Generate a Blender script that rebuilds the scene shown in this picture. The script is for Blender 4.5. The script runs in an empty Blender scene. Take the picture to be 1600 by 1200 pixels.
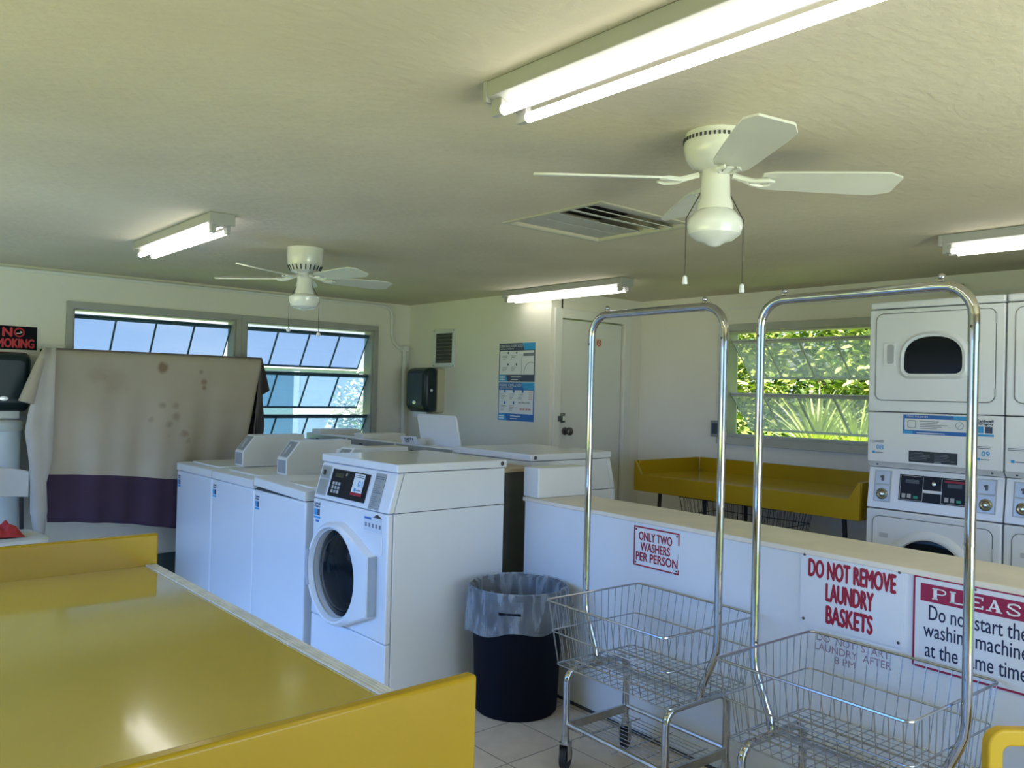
import bpy, bmesh, math, random
from mathutils import Matrix, Vector
random.seed(7)
C = bpy.context.scene.collection
PI = math.pi
def R(d): return math.radians(d)

# ------------------------------------------------------------------ camera, world, sun, daylight, exposure
sc = bpy.context.scene
EYE = 1.457
cam = bpy.data.cameras.new('camera'); camo = bpy.data.objects.new('camera', cam); C.objects.link(camo)
F_PX, YAW, PITCH, ROLL = 1287.65, 0.71316, 0.00937, -0.024385
cam.sensor_width = 36.0; cam.lens = F_PX / 1600 * 36.0; cam.clip_start = 0.02; cam.clip_end = 300
fw = Vector((math.sin(YAW)*math.cos(PITCH), math.cos(YAW)*math.cos(PITCH), math.sin(PITCH)))
r0 = Vector((math.cos(YAW), -math.sin(YAW), 0)); d0 = fw.cross(r0)
rt = math.cos(ROLL)*r0 + math.sin(ROLL)*d0; dn = -math.sin(ROLL)*r0 + math.cos(ROLL)*d0
mw = Matrix.Identity(4)
for i in range(3):
    mw[i][0] = rt[i]; mw[i][1] = -dn[i]; mw[i][2] = -fw[i]
mw[2][3] = EYE
camo.matrix_world = mw
sc.camera = camo
sc.view_settings.view_transform = 'Standard'
try: sc.view_settings.look = 'None'
except Exception: pass
sc.view_settings.gamma = 1.0; sc.view_settings.use_curve_mapping = False
sc.view_settings.exposure = 0.17
try:
    sc.cycles.use_denoising = True
    sc.cycles.max_bounces = 10; sc.cycles.diffuse_bounces = 5; sc.cycles.transparent_max_bounces = 16
    sc.cycles.caustics_reflective = False; sc.cycles.caustics_refractive = False
    sc.cycles.sample_clamp_indirect = 6.0
except Exception: pass

w = bpy.data.worlds.new('sky'); sc.world = w; w.use_nodes = True
nt = w.node_tree; nt.nodes.clear()
def N(t, **k):
    n = nt.nodes.new(t)
    for a, b in k.items(): setattr(n, a, b)
    return n
tc = N('ShaderNodeTexCoord'); sx = N('ShaderNodeSeparateXYZ'); nt.links.new(tc.outputs['Generated'], sx.inputs[0])
ramp = N('ShaderNodeValToRGB'); nt.links.new(sx.outputs['Z'], ramp.inputs[0])
ramp.color_ramp.elements[0].position = 0.0; ramp.color_ramp.elements[0].color = (.78, .88, 1.0, 1)
ramp.color_ramp.elements[1].position = .5; ramp.color_ramp.elements[1].color = (.20, .42, .90, 1)
mp = N('ShaderNodeMapping'); mp.inputs['Scale'].default_value = (1, 1, 3.5); nt.links.new(tc.outputs['Generated'], mp.inputs[0])
nz = N('ShaderNodeTexNoise'); nz.inputs['Scale'].default_value = 4.5; nz.inputs['Detail'].default_value = 7; nt.links.new(mp.outputs[0], nz.inputs['Vector'])
cr = N('ShaderNodeValToRGB'); cr.color_ramp.elements[0].position = .50; cr.color_ramp.elements[1].position = .68; nt.links.new(nz.outputs[0], cr.inputs[0])
mx = N('ShaderNodeMixRGB'); nt.links.new(cr.outputs[0], mx.inputs[0]); nt.links.new(ramp.outputs[0], mx.inputs[1]); mx.inputs[2].default_value = (1.0, 1.0, 1.0, 1)
bg = N('ShaderNodeBackground'); bg.inputs['Strength'].default_value = 1.05; nt.links.new(mx.outputs[0], bg.inputs[0])
wo = N('ShaderNodeOutputWorld'); nt.links.new(bg.outputs[0], wo.inputs[0])

def lamp(name, kind, loc, direction, energy, color, **k):
    l = bpy.data.lights.new(name, kind); l.energy = energy; l.color = color
    for a, b in k.items(): setattr(l, a, b)
    o = bpy.data.objects.new(name, l); C.objects.link(o); o.location = loc
    o.rotation_euler = Vector(direction).to_track_quat('-Z', 'Y').to_euler()
    return o
lamp('sun', 'SUN', (0, 0, 20), (.25, .38, -.88), 15.0, (1.0, .95, .84), angle=R(.6))
# daylight through the long window and the doorway behind the camera: blue sky coming down, sunlit grass bouncing up
lamp('sky_daylight_left', 'AREA', (-1.74, 3.0, 1.5), (1, .03, -.95), 88, (.06, .31, 1.0), shape='RECTANGLE', size=5.0, size_y=1.05, spread=R(96))
lamp('grass_daylight_left', 'AREA', (-1.72, 3.0, 1.25), (1, 0, 1.1), 24, (1.0, .88, .46), shape='RECTANGLE', size=5.0, size_y=.6, spread=R(105))
lamp('sky_daylight_back', 'AREA', (1.9, -1.64, 1.2), (.1, 1, -.32), 42, (.22, .47, 1.0), shape='RECTANGLE', size=2.6, size_y=1.7)
lamp('grass_daylight_back', 'AREA', (1.9, -1.62, .9), (0, 1, 1.0), 30, (1.0, .88, .56), shape='RECTANGLE', size=2.6, size_y=.8, spread=R(120))

# ------------------------------------------------------------------ materials
MC = {}
def mat(name, col, rough=.5, metal=0.0, var=0.05, scale=6.0, bump=0.0, bscale=40.0, emit=None, estr=0.0, coat=0.0, spec=None):
    if name in MC: return MC[name]
    m = bpy.data.materials.new(name); m.use_nodes = True
    t = m.node_tree; b = t.nodes['Principled BSDF']
    b.inputs['Roughness'].default_value = rough; b.inputs['Metallic'].default_value = metal
    if spec is not None: b.inputs['Specular IOR Level'].default_value = spec
    if coat: b.inputs['Coat Weight'].default_value = coat; b.inputs['Coat Roughness'].default_value = .08
    c4 = (*col, 1)
    co = t.nodes.new('ShaderNodeTexCoord')
    if var > 0:
        n = t.nodes.new('ShaderNodeTexNoise'); n.inputs['Scale'].default_value = scale; n.inputs['Detail'].default_value = 4
        t.links.new(co.outputs['Object'], n.inputs['Vector'])
        r = t.nodes.new('ShaderNodeValToRGB')
        r.color_ramp.elements[0].position = .3; r.color_ramp.elements[1].position = .7
        r.color_ramp.elements[0].color = tuple(max(0, c*(1-var)) for c in col)+(1,)
        r.color_ramp.elements[1].color = tuple(min(1, c*(1+var)) for c in col)+(1,)
        t.links.new(n.outputs[0], r.inputs[0]); t.links.new(r.outputs[0], b.inputs['Base Color'])
    else: b.inputs['Base Color'].default_value = c4
    if bump > 0:
        n2 = t.nodes.new('ShaderNodeTexNoise'); n2.inputs['Scale'].default_value = bscale; n2.inputs['Detail'].default_value = 5
        t.links.new(co.outputs['Object'], n2.inputs['Vector'])
        bp = t.nodes.new('ShaderNodeBump'); bp.inputs['Strength'].default_value = bump; bp.inputs['Distance'].default_value = .01
        t.links.new(n2.outputs[0], bp.inputs['Height']); t.links.new(bp.outputs[0], b.inputs['Normal'])
    if emit: b.inputs['Emission Color'].default_value = (*emit, 1); b.inputs['Emission Strength'].default_value = estr
    MC[name] = m
    return m
def glassmat(name, tint, haze=0.0, hcol=(.9, .95, 1), gloss=.06):
    m = bpy.data.materials.new(name); m.use_nodes = True; t = m.node_tree; t.nodes.clear()
    tr = t.nodes.new('ShaderNodeBsdfTransparent'); tr.inputs[0].default_value = (*tint, 1)
    gl = t.nodes.new('ShaderNodeBsdfGlossy'); gl.inputs['Roughness'].default_value = .03
    lw = t.nodes.new('ShaderNodeLayerWeight'); lw.inputs[0].default_value = .25
    ml = t.nodes.new('ShaderNodeMath'); ml.operation = 'MULTIPLY_ADD'; ml.inputs[1].default_value = .6; ml.inputs[2].default_value = gloss
    t.links.new(lw.outputs['Fresnel'], ml.inputs[0])
    mx = t.nodes.new('ShaderNodeMixShader'); t.links.new(ml.outputs[0], mx.inputs[0]); t.links.new(tr.outputs[0], mx.inputs[1]); t.links.new(gl.outputs[0], mx.inputs[2])
    last = mx
    if haze:
        tl = t.nodes.new('ShaderNodeBsdfTranslucent'); tl.inputs[0].default_value = (*hcol, 1)
        m2 = t.nodes.new('ShaderNodeMixShader'); m2.inputs[0].default_value = haze
        t.links.new(mx.outputs[0], m2.inputs[1]); t.links.new(tl.outputs[0], m2.inputs[2]); last = m2
    o = t.nodes.new('ShaderNodeOutputMaterial'); t.links.new(last.outputs[0], o.inputs[0])
    return m

WALL = mat('wall_paint', (.82, .79, .69), .62, var=.03, scale=1.5, bump=.12, bscale=25)
TRIMW = mat('white_trim_paint', (.78, .78, .72), .45, var=.03)
DOORP = mat('door_paint', (.74, .75, .70), .4, var=.03, scale=2)
APPL = mat('appliance_white', (.82, .84, .86), .28, var=.02, scale=3, coat=.3)
APPL2 = mat('appliance_offwhite', (.80, .80, .76), .32, var=.02, scale=3)
GAP = mat('dark_gap', (.05, .055, .06), .7, var=0)
STEELG = mat('zinc_grey_panel', (.46, .49, .50), .35, .6, var=.06)
LGREY = mat('light_grey_plastic', (.55, .57, .58), .5, var=.03)
BLACKP = mat('control_black', (.008, .010, .016), .35, var=0, spec=.2)
DGLASS = mat('dark_glass', (.006, .010, .014), .08, var=0, spec=.12)
CHROME = mat('chrome', (.50, .50, .50), .06, 1.0, var=.06, scale=20)
WIRE = mat('wire_chrome', (.48, .49, .51), .25, 1.0, var=.1, scale=30)
ZINC = mat('cart_frame_zinc', (.50, .49, .46), .3, 1.0, var=.15, scale=25)
RUBBER = mat('black_rubber', (.015, .015, .018), .6, var=0)
RED = mat('sign_red', (.36, .010, .030), .5, var=.08, scale=30)
CRIM = mat('sign_crimson', (.33, .010, .055), .45, var=.04)
SIGNW = mat('sign_white', (.80, .82, .85), .4, var=.02)
PALESIGN = mat('sign_pale', (.74, .76, .80), .45, var=.02)
NAVY = mat('sign_navy', (.012, .016, .06), .5, var=0)
BLUE = mat('label_blue', (.03, .16, .50), .45, var=.03)
CYAN = mat('label_cyan', (.04, .36, .72), .45, var=.03)
SLATE = mat('label_slate', (.05, .07, .13), .45, var=.03)
PAPER = mat('paper_white', (.80, .82, .84), .55, var=.02)
INK = mat('ink_grey', (.20, .22, .25), .6, var=0)
PINKINK = mat('ink_pink', (.62, .30, .32), .6, var=0)
BLACK = mat('black_plastic', (.004, .005, .010), .6, var=.1, spec=.12)
DTEAL = mat('dark_smoke_plastic', (.014, .028, .032), .3, var=.05, spec=.3)
BEIGEP = mat('beige_plastic', (.52, .49, .33), .5, var=.03)
METALG = mat('alu_grey', (.42, .42, .39), .45, .35, var=.08)
SASHB = mat('sash_backlit', (.09, .17, .22), .5, .3, var=.1)  # backlit shade of the far window bars put into their colour
SASHL = mat('sash_light', (.66, .69, .64), .45, .1, var=.08)
FANW = mat('fan_white_enamel', (.78, .79, .70), .22, var=.02, coat=.4)
BLADE = mat('fan_blade', (.66, .67, .58), .45, var=.05)
GLOBE = mat('fan_globe_glass', (.80, .82, .76), .15, var=.02, coat=.6)
CHAIN = mat('bead_chain', (.10, .09, .08), .4, .7, var=0)
TUBE = mat('lit_tube', (1, 1, 1), .4, var=0, emit=(1.0, .95, .89), estr=4.8)
HOUSING = mat('fixture_white', (.40, .40, .38), .35, var=.03)
LEGB = mat('black_table_leg', (.015, .016, .017), .5, .2, var=0)
GREENB = mat('key_green', (.03, .30, .20), .5, var=0)
GREYK = mat('key_grey', (.45, .46, .46), .5, var=0)

def node_mat(name, rough=.5):
    m = bpy.data.materials.new(name); m.use_nodes = True
    return m, m.node_tree, m.node_tree.nodes['Principled BSDF']
# ceiling: cream stucco with blotches
m, t, b = node_mat('ceiling_stucco'); CEIL = m
b.inputs['Roughness'].default_value = .85
co = t.nodes.new('ShaderNodeTexCoord')
n1 = t.nodes.new('ShaderNodeTexNoise'); n1.inputs['Scale'].default_value = 1.1; n1.inputs['Detail'].default_value = 6; t.links.new(co.outputs['Object'], n1.inputs['Vector'])
rr = t.nodes.new('ShaderNodeValToRGB'); rr.color_ramp.elements[0].position = .34; rr.color_ramp.elements[0].color = (.57, .52, .39, 1)
rr.color_ramp.elements[1].position = .66; rr.color_ramp.elements[1].color = (.67, .62, .47, 1); t.links.new(n1.outputs[0], rr.inputs[0]); t.links.new(rr.outputs[0], b.inputs['Base Color'])
mpp = t.nodes.new('ShaderNodeMapping'); mpp.inputs['Scale'].default_value = (1.4, 2.4, 1); mpp.inputs['Rotation'].default_value = (0, 0, .6); t.links.new(co.outputs['Object'], mpp.inputs[0])
n2 = t.nodes.new('ShaderNodeTexNoise'); n2.inputs['Scale'].default_value = 13; n2.inputs['Detail'].default_value = 7; n2.inputs['Roughness'].default_value = .62; t.links.new(mpp.outputs[0], n2.inputs['Vector'])
bp = t.nodes.new('ShaderNodeBump'); bp.inputs['Strength'].default_value = .28; bp.inputs['Distance'].default_value = .02; t.links.new(n2.outputs[0], bp.inputs['Height']); t.links.new(bp.outputs[0], b.inputs['Normal'])
# floor tiles
m, t, b = node_mat('floor_vinyl_tiles'); FLOORM = m
b.inputs['Roughness'].default_value = .35
co = t.nodes.new('ShaderNodeTexCoord'); br = t.nodes.new('ShaderNodeTexBrick'); t.links.new(co.outputs['Object'], br.inputs['Vector'])
br.offset = 0.0; br.inputs['Scale'].default_value = 1.0; br.inputs['Brick Width'].default_value = .305; br.inputs['Row Height'].default_value = .305
br.inputs['Mortar Size'].default_value = .003; br.inputs['Color1'].default_value = (.80, .68, .54, 1); br.inputs['Color2'].default_value = (.75, .63, .50, 1); br.inputs['Mortar'].default_value = (.30, .26, .21, 1)
n1 = t.nodes.new('ShaderNodeTexNoise'); n1.inputs['Scale'].default_value = 18; n1.inputs['Detail'].default_value = 6; t.links.new(co.outputs['Object'], n1.inputs['Vector'])
mm = t.nodes.new('ShaderNodeMixRGB'); mm.blend_type = 'MULTIPLY'; mm.inputs[0].default_value = .25; t.links.new(br.outputs[0], mm.inputs[1]); t.links.new(n1.outputs[0], mm.inputs[2]); t.links.new(mm.outputs[0], b.inputs['Base Color'])
# yellow laminate
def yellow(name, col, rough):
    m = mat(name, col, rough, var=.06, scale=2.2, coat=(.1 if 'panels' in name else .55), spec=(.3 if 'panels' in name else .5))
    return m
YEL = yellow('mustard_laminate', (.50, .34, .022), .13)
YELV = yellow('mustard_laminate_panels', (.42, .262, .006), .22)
CREAMCAP = mat('cream_cap_board', (.86, .77, .63), .45, var=.06, scale=5)
HALFW = mat('half_wall_paint', (.78, .80, .82), .5, var=.04, scale=2.5, bump=.10, bscale=12)
STRIP = mat('aluminium_edge_strip', (.74, .70, .60), .4, .15, var=.15, scale=20)

# ------------------------------------------------------------------ mesh helpers
class MB:
    def __init__(s): s.v = []; s.f = []; s.mi = []
    def add(s, vs, fs, M=None, mi=0):
        o = len(s.v)
        for p in vs:
            p = Vector(p)
            s.v.append(M @ p if M else p)
        for f in fs: s.f.append([i+o for i in f]); s.mi.append(mi)
        return s
    def box(s, x0, x1, y0, y1, z0, z1, M=None, mi=0):
        vs = [(x0,y0,z0),(x1,y0,z0),(x1,y1,z0),(x0,y1,z0),(x0,y0,z1),(x1,y0,z1),(x1,y1,z1),(x0,y1,z1)]
        return s.add(vs, [(0,3,2,1),(4,5,6,7),(0,1,5,4),(1,2,6,5),(2,3,7,6),(3,0,4,7)], M, mi)
    def prism(s, poly, a, b, axis='z', M=None, mi=0):
        n = len(poly)
        def P(p, h):
            return (p[0], p[1], h) if axis == 'z' else ((p[0], h, p[1]) if axis == 'y' else (h, p[0], p[1]))
        vs = [P(p, a) for p in poly] + [P(p, b) for p in poly]
        fs = [tuple(range(n-1, -1, -1)), tuple(range(n, 2*n))] + [(i, (i+1) % n, n+(i+1) % n, n+i) for i in range(n)]
        return s.add(vs, fs, M, mi)
    def tube(s, pts, r, n=8, closed=False, cap=True, M=None, mi=0):
        pts = [Vector(p) for p in pts]; k = len(pts); vs = []; fs = []
        rs = r if isinstance(r, (list, tuple)) else [r]*k
        prev = None
        for i, p in enumerate(pts):
            if closed: tdir = pts[(i+1) % k]-pts[i-1]
            else: tdir = pts[min(i+1, k-1)]-pts[max(i-1, 0)]
            if tdir.length < 1e-9: tdir = Vector((0, 0, 1))
            tdir.normalize()
            if prev is None:
                u = tdir.orthogonal().normalized()
            else:
                u = prev - tdir*prev.dot(tdir)
                u = u.normalized() if u.length > 1e-6 else tdir.orthogonal().normalized()
            prev = u; wv = tdir.cross(u)
            for j in range(n):
                a = 2*PI*j/n
                vs.append(p+rs[i]*(math.cos(a)*u+math.sin(a)*wv))
        seg = k if closed else k-1
        for i in range(seg):
            for j in range(n):
                a = i*n+j; b2 = i*n+(j+1) % n; c = ((i+1) % k)*n+(j+1) % n; d = ((i+1) % k)*n+j
                fs.append((a, b2, c, d))
        if cap and not closed:
            fs.append(tuple(range(n-1, -1, -1))); fs.append(tuple(range((k-1)*n, k*n)))
        return s.add(vs, fs, M, mi)
    def lathe(s, prof, n=32, M=None, mi=0, cap=True):
        vs = []; fs = []; k = len(prof)
        for (r, z) in prof:
            for j in range(n):
                a = 2*PI*j/n; vs.append((r*math.cos(a), r*math.sin(a), z))
        for i in range(k-1):
            for j in range(n): fs.append((i*n+j, i*n+(j+1) % n, (i+1)*n+(j+1) % n, (i+1)*n+j))
        if cap:
            fs.append(tuple(range(n-1, -1, -1))); fs.append(tuple(range((k-1)*n, k*n)))
        return s.add(vs, fs, M, mi)
    def ball(s, c, r, n=10, M=None):
        pr = [(max(1e-4, r*math.sin(PI*i/n)), -r*math.cos(PI*i/n)) for i in range(n+1)]
        T = Matrix.Translation(c)
        return s.lathe(pr, 12, (M @ T) if M else T)
    def build(s, name, mats, parent=None, bevel=0.0, smooth=35, solid=0.0):
        me = bpy.data.meshes.new(name); me.from_pydata([tuple(p) for p in s.v], [], s.f)
        if not isinstance(mats, (list, tuple)): mats = [mats]
        for q in mats: me.materials.append(q)
        for p, i in zip(me.polygons, s.mi): p.material_index = i
        bm = bmesh.new(); bm.from_mesh(me); bmesh.ops.recalc_face_normals(bm, faces=bm.faces); bm.to_mesh(me); bm.free()
        me.polygons.foreach_set('use_smooth', [True]*len(me.polygons))
        try: me.set_sharp_from_angle(angle=R(smooth))
        except Exception: pass
        o = bpy.data.objects.new(name, me); C.objects.link(o)
        if parent: o.parent = parent
        if solid:
            md = o.modifiers.new('solid', 'SOLIDIFY'); md.thickness = solid
        if bevel:
            md = o.modifiers.new('bevel', 'BEVEL'); md.width = bevel; md.segments = 3; md.limit_method = 'ANGLE'; md.angle_limit = R(40)
            md.harden_normals = False
        return o
def thing(name, label, cat, loc=(0, 0, 0), rz=0.0, group=None):
    o = bpy.data.objects.new(name, None); C.objects.link(o); o.location = loc; o.rotation_euler = (0, 0, rz)
    o.empty_display_size = .1
    o['label'] = label; o['category'] = cat
    if group: o['group'] = group
    return o
def tag(o, label, cat, group=None, kind=None):
    o['label'] = label; o['category'] = cat
    if group: o['group'] = group
    if kind: o['kind'] = kind
    return o
def struct(o): o['kind'] = 'structure'; return o
def sempty(name, loc=(0, 0, 0), rz=0):
    o = bpy.data.objects.new(name, None); C.objects.link(o); o.location = loc; o.rotation_euler = (0, 0, rz); o['kind'] = 'structure'; return o
def frame(o, X, Y):
    X = Vector(X).normalized(); Y = Vector(Y).normalized(); Z = X.cross(Y)
    m = Matrix.Identity(4)
    for i in range(3): m[i][0] = X[i]; m[i][1] = Y[i]; m[i][2] = Z[i]; m[i][3] = o[i]
    return m
def fit_text(txt, width, height, line=.25):
    """lettering as real geometry, fitted to width x height, centred on the origin in the XY plane; '\n' separates rows"""
    rows = txt.split('\n'); vs = []; fs = []
    cu = bpy.data.curves.new('lettering_source', 'FONT'); cu.align_x = 'CENTER'; cu.space_line = 1.0+line
    cu.body = txt; cu.extrude = .0; cu.resolution_u = 3; cu.size = 1.0
    o = bpy.data.objects.new('lettering_source', cu); C.objects.link(o)
    dg = bpy.context.evaluated_depsgraph_get(); me = bpy.data.meshes.new_from_object(o.evaluated_get(dg))
    bpy.data.objects.remove(o); bpy.data.curves.remove(cu)
    xs = [v.co.x for v in me.vertices]; ys = [v.co.y for v in me.vertices]
    x0, x1, y0, y1 = min(xs), max(xs), min(ys), max(ys)
    kx = width/(x1-x0); ky = height/(y1-y0)
    V = [((v.co.x-(x0+x1)/2)*kx, (v.co.y-(y0+y1)/2)*ky, 0) for v in me.vertices]
    Fc = [tuple(p.vertices) for p in me.polygons]
    bpy.data.meshes.remove(me)
    return V, Fc
def letter(mb, txt, width, height, M, cx=0, cy=0, mi=0, bold=0.0, line=.25, z=.0012):
    V, Fc = fit_text(txt, width, height, line)
    offs = [(0, 0)] if not bold else [(0, 0), (bold, 0), (-bold, 0), (0, bold), (0, -bold)]
    for k, (ox, oy) in enumerate(offs):
        mb.add([(x+cx+ox, y+cy+oy, z+k*.00004) for x, y, _ in V], Fc, M, mi)
def rrect(x0, x1, y0, y1, r, n=5):
    p = []
    for cx, cy, a0 in ((x1-r, y0+r, -90), (x1-r, y1-r, 0), (x0+r, y1-r, 90), (x0+r, y0+r, 180)):
        for i in range(n+1):
            a = R(a0+90*i/n); p.append((cx+r*math.cos(a), cy+r*math.sin(a)))
    return p
def loop_line(mb, poly, r, z, M, n=5):
    mb.tube([(p[0], p[1], z) for p in poly], r, n, closed=True, M=M)

# ------------------------------------------------------------------ setting
ZC = 2.22
X2, Y1, Y3, X4 = 4.20, 6.30, 4.43, 5.22
XL, YB = -1.80, -1.70
OV = .55
struct(MB().box(XL, X4+.15, YB, Y1+.15, -.12, 0).build('floor', FLOORM))
# ceiling with the square hole of the attic shutter
hx0, hx1, hy0, hy1 = 2.40, 2.99, 2.26, 2.825
cb = MB()
for a in ((XL-.1, hx0, YB-.1, Y1+.1), (hx1, X4+.1, YB-.1, Y1+.1), (hx0, hx1, YB-.1, hy0), (hx0, hx1, hy1, Y1+.1)):
    cb.box(a[0], a[1], a[2], a[3], ZC, ZC+.10)
struct(cb.build('ceiling', CEIL))
struct(MB().box(XL-OV, X4+OV, YB-OV, Y1+OV, ZC+.22, ZC+.30).build('roof', mat('roof_white', (.7, .7, .68), .7)))
def wall_holes(name, axis, a0, a1, c0, c1, holes, m=WALL, z1=ZC):
    """wall slab along axis from a0 to a1, thickness c0..c1, with rectangular holes (lo, hi, z0, z1)"""
    mb = MB()
    def bx(lo, hi, za, zb):
        if hi-lo < 1e-4 or zb-za < 1e-4: return
        if axis == 'x': mb.box(lo, hi, c0, c1, za, zb)
        else: mb.box(c0, c1, lo, hi, za, zb)
    cur = a0
    for lo, hi, za, zb in sorted(holes):
        bx(cur, lo, 0, z1); bx(lo, hi, 0, za); bx(lo, hi, zb, z1); cur = hi
    bx(cur, a1, 0, z1)
    return struct(mb.build(name, m))
wall_holes('wall_far', 'x', XL, X2+.12, Y1, Y1+.15, [(1.42, 2.575, .86, 1.985), (2.66, 3.82, .86, 1.985)])
wall_holes('wall_middle', 'y', Y3, Y1, X2, X2+.12, [])
wall_holes('wall_door', 'x', X2+.12, X4+.15, Y3, Y3+.12, [(4.305, 5.005, 0, 2.02)])
wall_holes('wall_right', 'y', YB, Y3, X4, X4+.15, [(2.50, 3.60, 1.165, 1.965)])
wall_holes('wall_left', 'y', YB, Y1+.15, XL-.12, XL, [(.4, 5.6, .92, 2.05)])
wall_holes('wall_back', 'x', XL, X4+.15, YB-.12, YB, [(.6, 3.2, .0, 2.05)])
# inside corner filler behind the poster wall keeps the room closed
struct(MB().box(XL, X2-.03, Y1-.012, Y1, 0, .20).build('dark_band_far', mat('dark_green_band', (.07, .10, .10), .6)))  # dark green band along the foot of the far wall
struct(MB().box(X4-.012, X4, 2.2, Y3-.02, 0, .10).build('baseboard_right', mat('grey_base', (.25, .28, .28), .6)))
# faint moulding strip on the right wall
struct(MB().box(X4-.008, X4, .2, Y3-.02, 2.105, 2.118).box(X4-.006, X4, 2.35, 3.72, 1.098, 1.108).build('trim_1', TRIMW))

def window_set(name, origin, X, OUT, width, z0, z1, hinges, length, out, npane, fmat, smat, gmat, trimw, sillm, cols=None, depth=.15):
    """awning window; local u runs along X from origin, OUT points outdoors"""
    root = sempty(name, origin)
    X = Vector(X); OUT = Vector(OUT); Z = Vector((0, 0, 1))
    def P(u, o, z): return X*u+OUT*o+Z*z
    M = Matrix.Identity(4)
    for i in range(3): M[i][0] = X[i]; M[i][1] = OUT[i]; M[i][2] = Z[i]
    fb = MB()
    for a in ((-trimw, width+trimw, -.022, .0, z1, z1+trimw), (-trimw, 0, -.022, .0, z0, z1), (width, width+trimw, -.022, .0, z0, z1),
              (-trimw, width+trimw, -.04, .0, z0-.055, z0),
              (0, .014, .0, depth-.03, z0, z1), (width-.014, width, .0, depth-.03, z0, z1), (.014, width-.014, 0, depth-.03, z1-.014, z1), (.014, width-.014, 0, depth-.03, z0, z0+.02)):
        fb.box(*a, M)
    fb.build('window_frame', fmat, root, bevel=.002)
    dz = math.sqrt(max(1e-6, length**2-out**2))
    for h in hinges:
        e0 = P(.016, .05, h); dirv = (OUT*out-Z*dz).normalized()
        L = min(length, (h-z0)*1.4+.1)
        mb = MB(); S = Matrix.Identity(4); nrm = X.cross(dirv)
        for i in range(3): S[i][0] = X[i]; S[i][1] = dirv[i]; S[i][2] = nrm[i]; S[i][3] = e0[i]
        W = width-.032
        mb.box(0, W, 0, .018, -.008, .008, S); mb.box(0, W, L-.014, L, -.006, .006, S)
        for k in range(npane+1):
            u = W*k/npane
            mb.box(max(0, u-.006), min(W, u+.006), .018, L-.014, -.005, .005, S)
        sash = mb.build('sash', smat, root)
        MB().box(.002, W-.002, .01, L-.008, -.0015, .0015, S).build('pane', gmat, sash)
        # fixed meeting rail behind the sash head
        MB().box(.014, width-.014, .04, .055, h+.004, h+.012, M).build('meeting_rail', smat, root)
    return root
GL1 = glassmat('blue_tinted_pane', (.70, .82, 1.0), .14, (.70, .84, 1), .04)
GL4 = glassmat('hazy_pane', (.94, .96, .94), .13, (.97, 1, .98), .04)
FRG = mat('window_frame_grey', (.40, .40, .36), .5, var=.08)
FRG4 = mat('window_frame_greygreen', (.45, .46, .40), .5, var=.1)
window_set('window_1', (1.42, Y1, 0), (1, 0, 0), (0, 1, 0), 1.155, .86, 1.965, [1.915, 1.566, 1.213], .345, .185, 4, FRG, SASHB, GL1, .042, FRG)
window_set('window_2', (2.66, Y1, 0), (1, 0, 0), (0, 1, 0), 1.160, .86, 1.965, [1.915, 1.566, 1.213], .345, .185, 4, FRG, SASHB, GL1, .042, FRG)
window_set('window_3', (X4, 3.60, 0), (0, -1, 0), (1, 0, 0), 1.10, 1.165, 1.945, [1.871, 1.479], .375, .26, 4, FRG4, SASHL, GL4, .05, FRG4)

# door in its short wall
dr = sempty('door_1', (4.305, Y3, 0))
MB().box(.008, .692, .012, .052, .005, 2.010).build('door_leaf', DOORP, dr, bevel=.002)
fb = MB()
fb.box(-.075, 0, -.018, 0, 0, 2.09).box(.70, .775, -.018, 0, 0, 2.09).box(-.001, .701, -.018, 0, 2.02, 2.09)
fb.build('door_frame', TRIMW, dr, bevel=.004)
MB().box(.002, .698, .06, .075, 0, 2.015).build('door_shadow_gap', GAP, dr)
k = MB(); k.lathe([(.028, 0), (.03, .006), (.012, .012), (.011, .03), (.022, .036), (.031, .05), (.029, .066), (.015, .074)], 20, frame((.072, .012, 1.170), (1, 0, 0), (0, 0, 1)))
k.build('door_knob', mat('knob_bronze', (.16, .15, .14), .35, .8), dr)
k = MB(); k.box(-.02, .055, -.010, .011, 1.235, 1.305); k.box(-.03, -.004, -.030, -.010, 1.245, 1.285)
hp = k.build('hasp', mat('hasp_dark', (.10, .10, .10), .4, .7), dr, bevel=.002)
k = MB(); k.box(.005, .03, -.035, -.012, 1.250, 1.285); k.tube([(.009, -.022, 1.285), (.009, -.022, 1.30), (.0175, -.022, 1.308), (.026, -.022, 1.30), (.026, -.022, 1.285)], .003, 6)
k.build('padlock', mat('padlock_steel', (.7, .7, .7), .25, .9), hp)
for z in (.22, 1.0, 1.74):
    MB().box(.690, .706, -.022, .010, z, z+.10).build('hinge', TRIMW, dr, bevel=.002)
ns = MB().box(.30, .455, .009, .0115, 1.825, 1.888).build('no_smoking_sticker', mat('sticker_cream', (.66, .58, .46), .6), dr)
k = MB(); F0 = frame((.425, .009, 1.856), (1, 0, 0), (0, 0, 1))
k.tube([(.022*math.cos(a), .022*math.sin(a), .001) for a in [2*PI*i/20 for i in range(20)]], .0035, 5, closed=True, M=F0)
k.tube([(-.015, .015, .001), (.015, -.015, .001)], .003, 5, M=F0)
k.build('prohibition_ring', mat('sticker_red', (.5, .06, .03), .5), ns)
MB().box(-.09, .02, .003, .0014, -.010, -.003, F0).build('cigarette_drawing', INK, ns)

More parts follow.
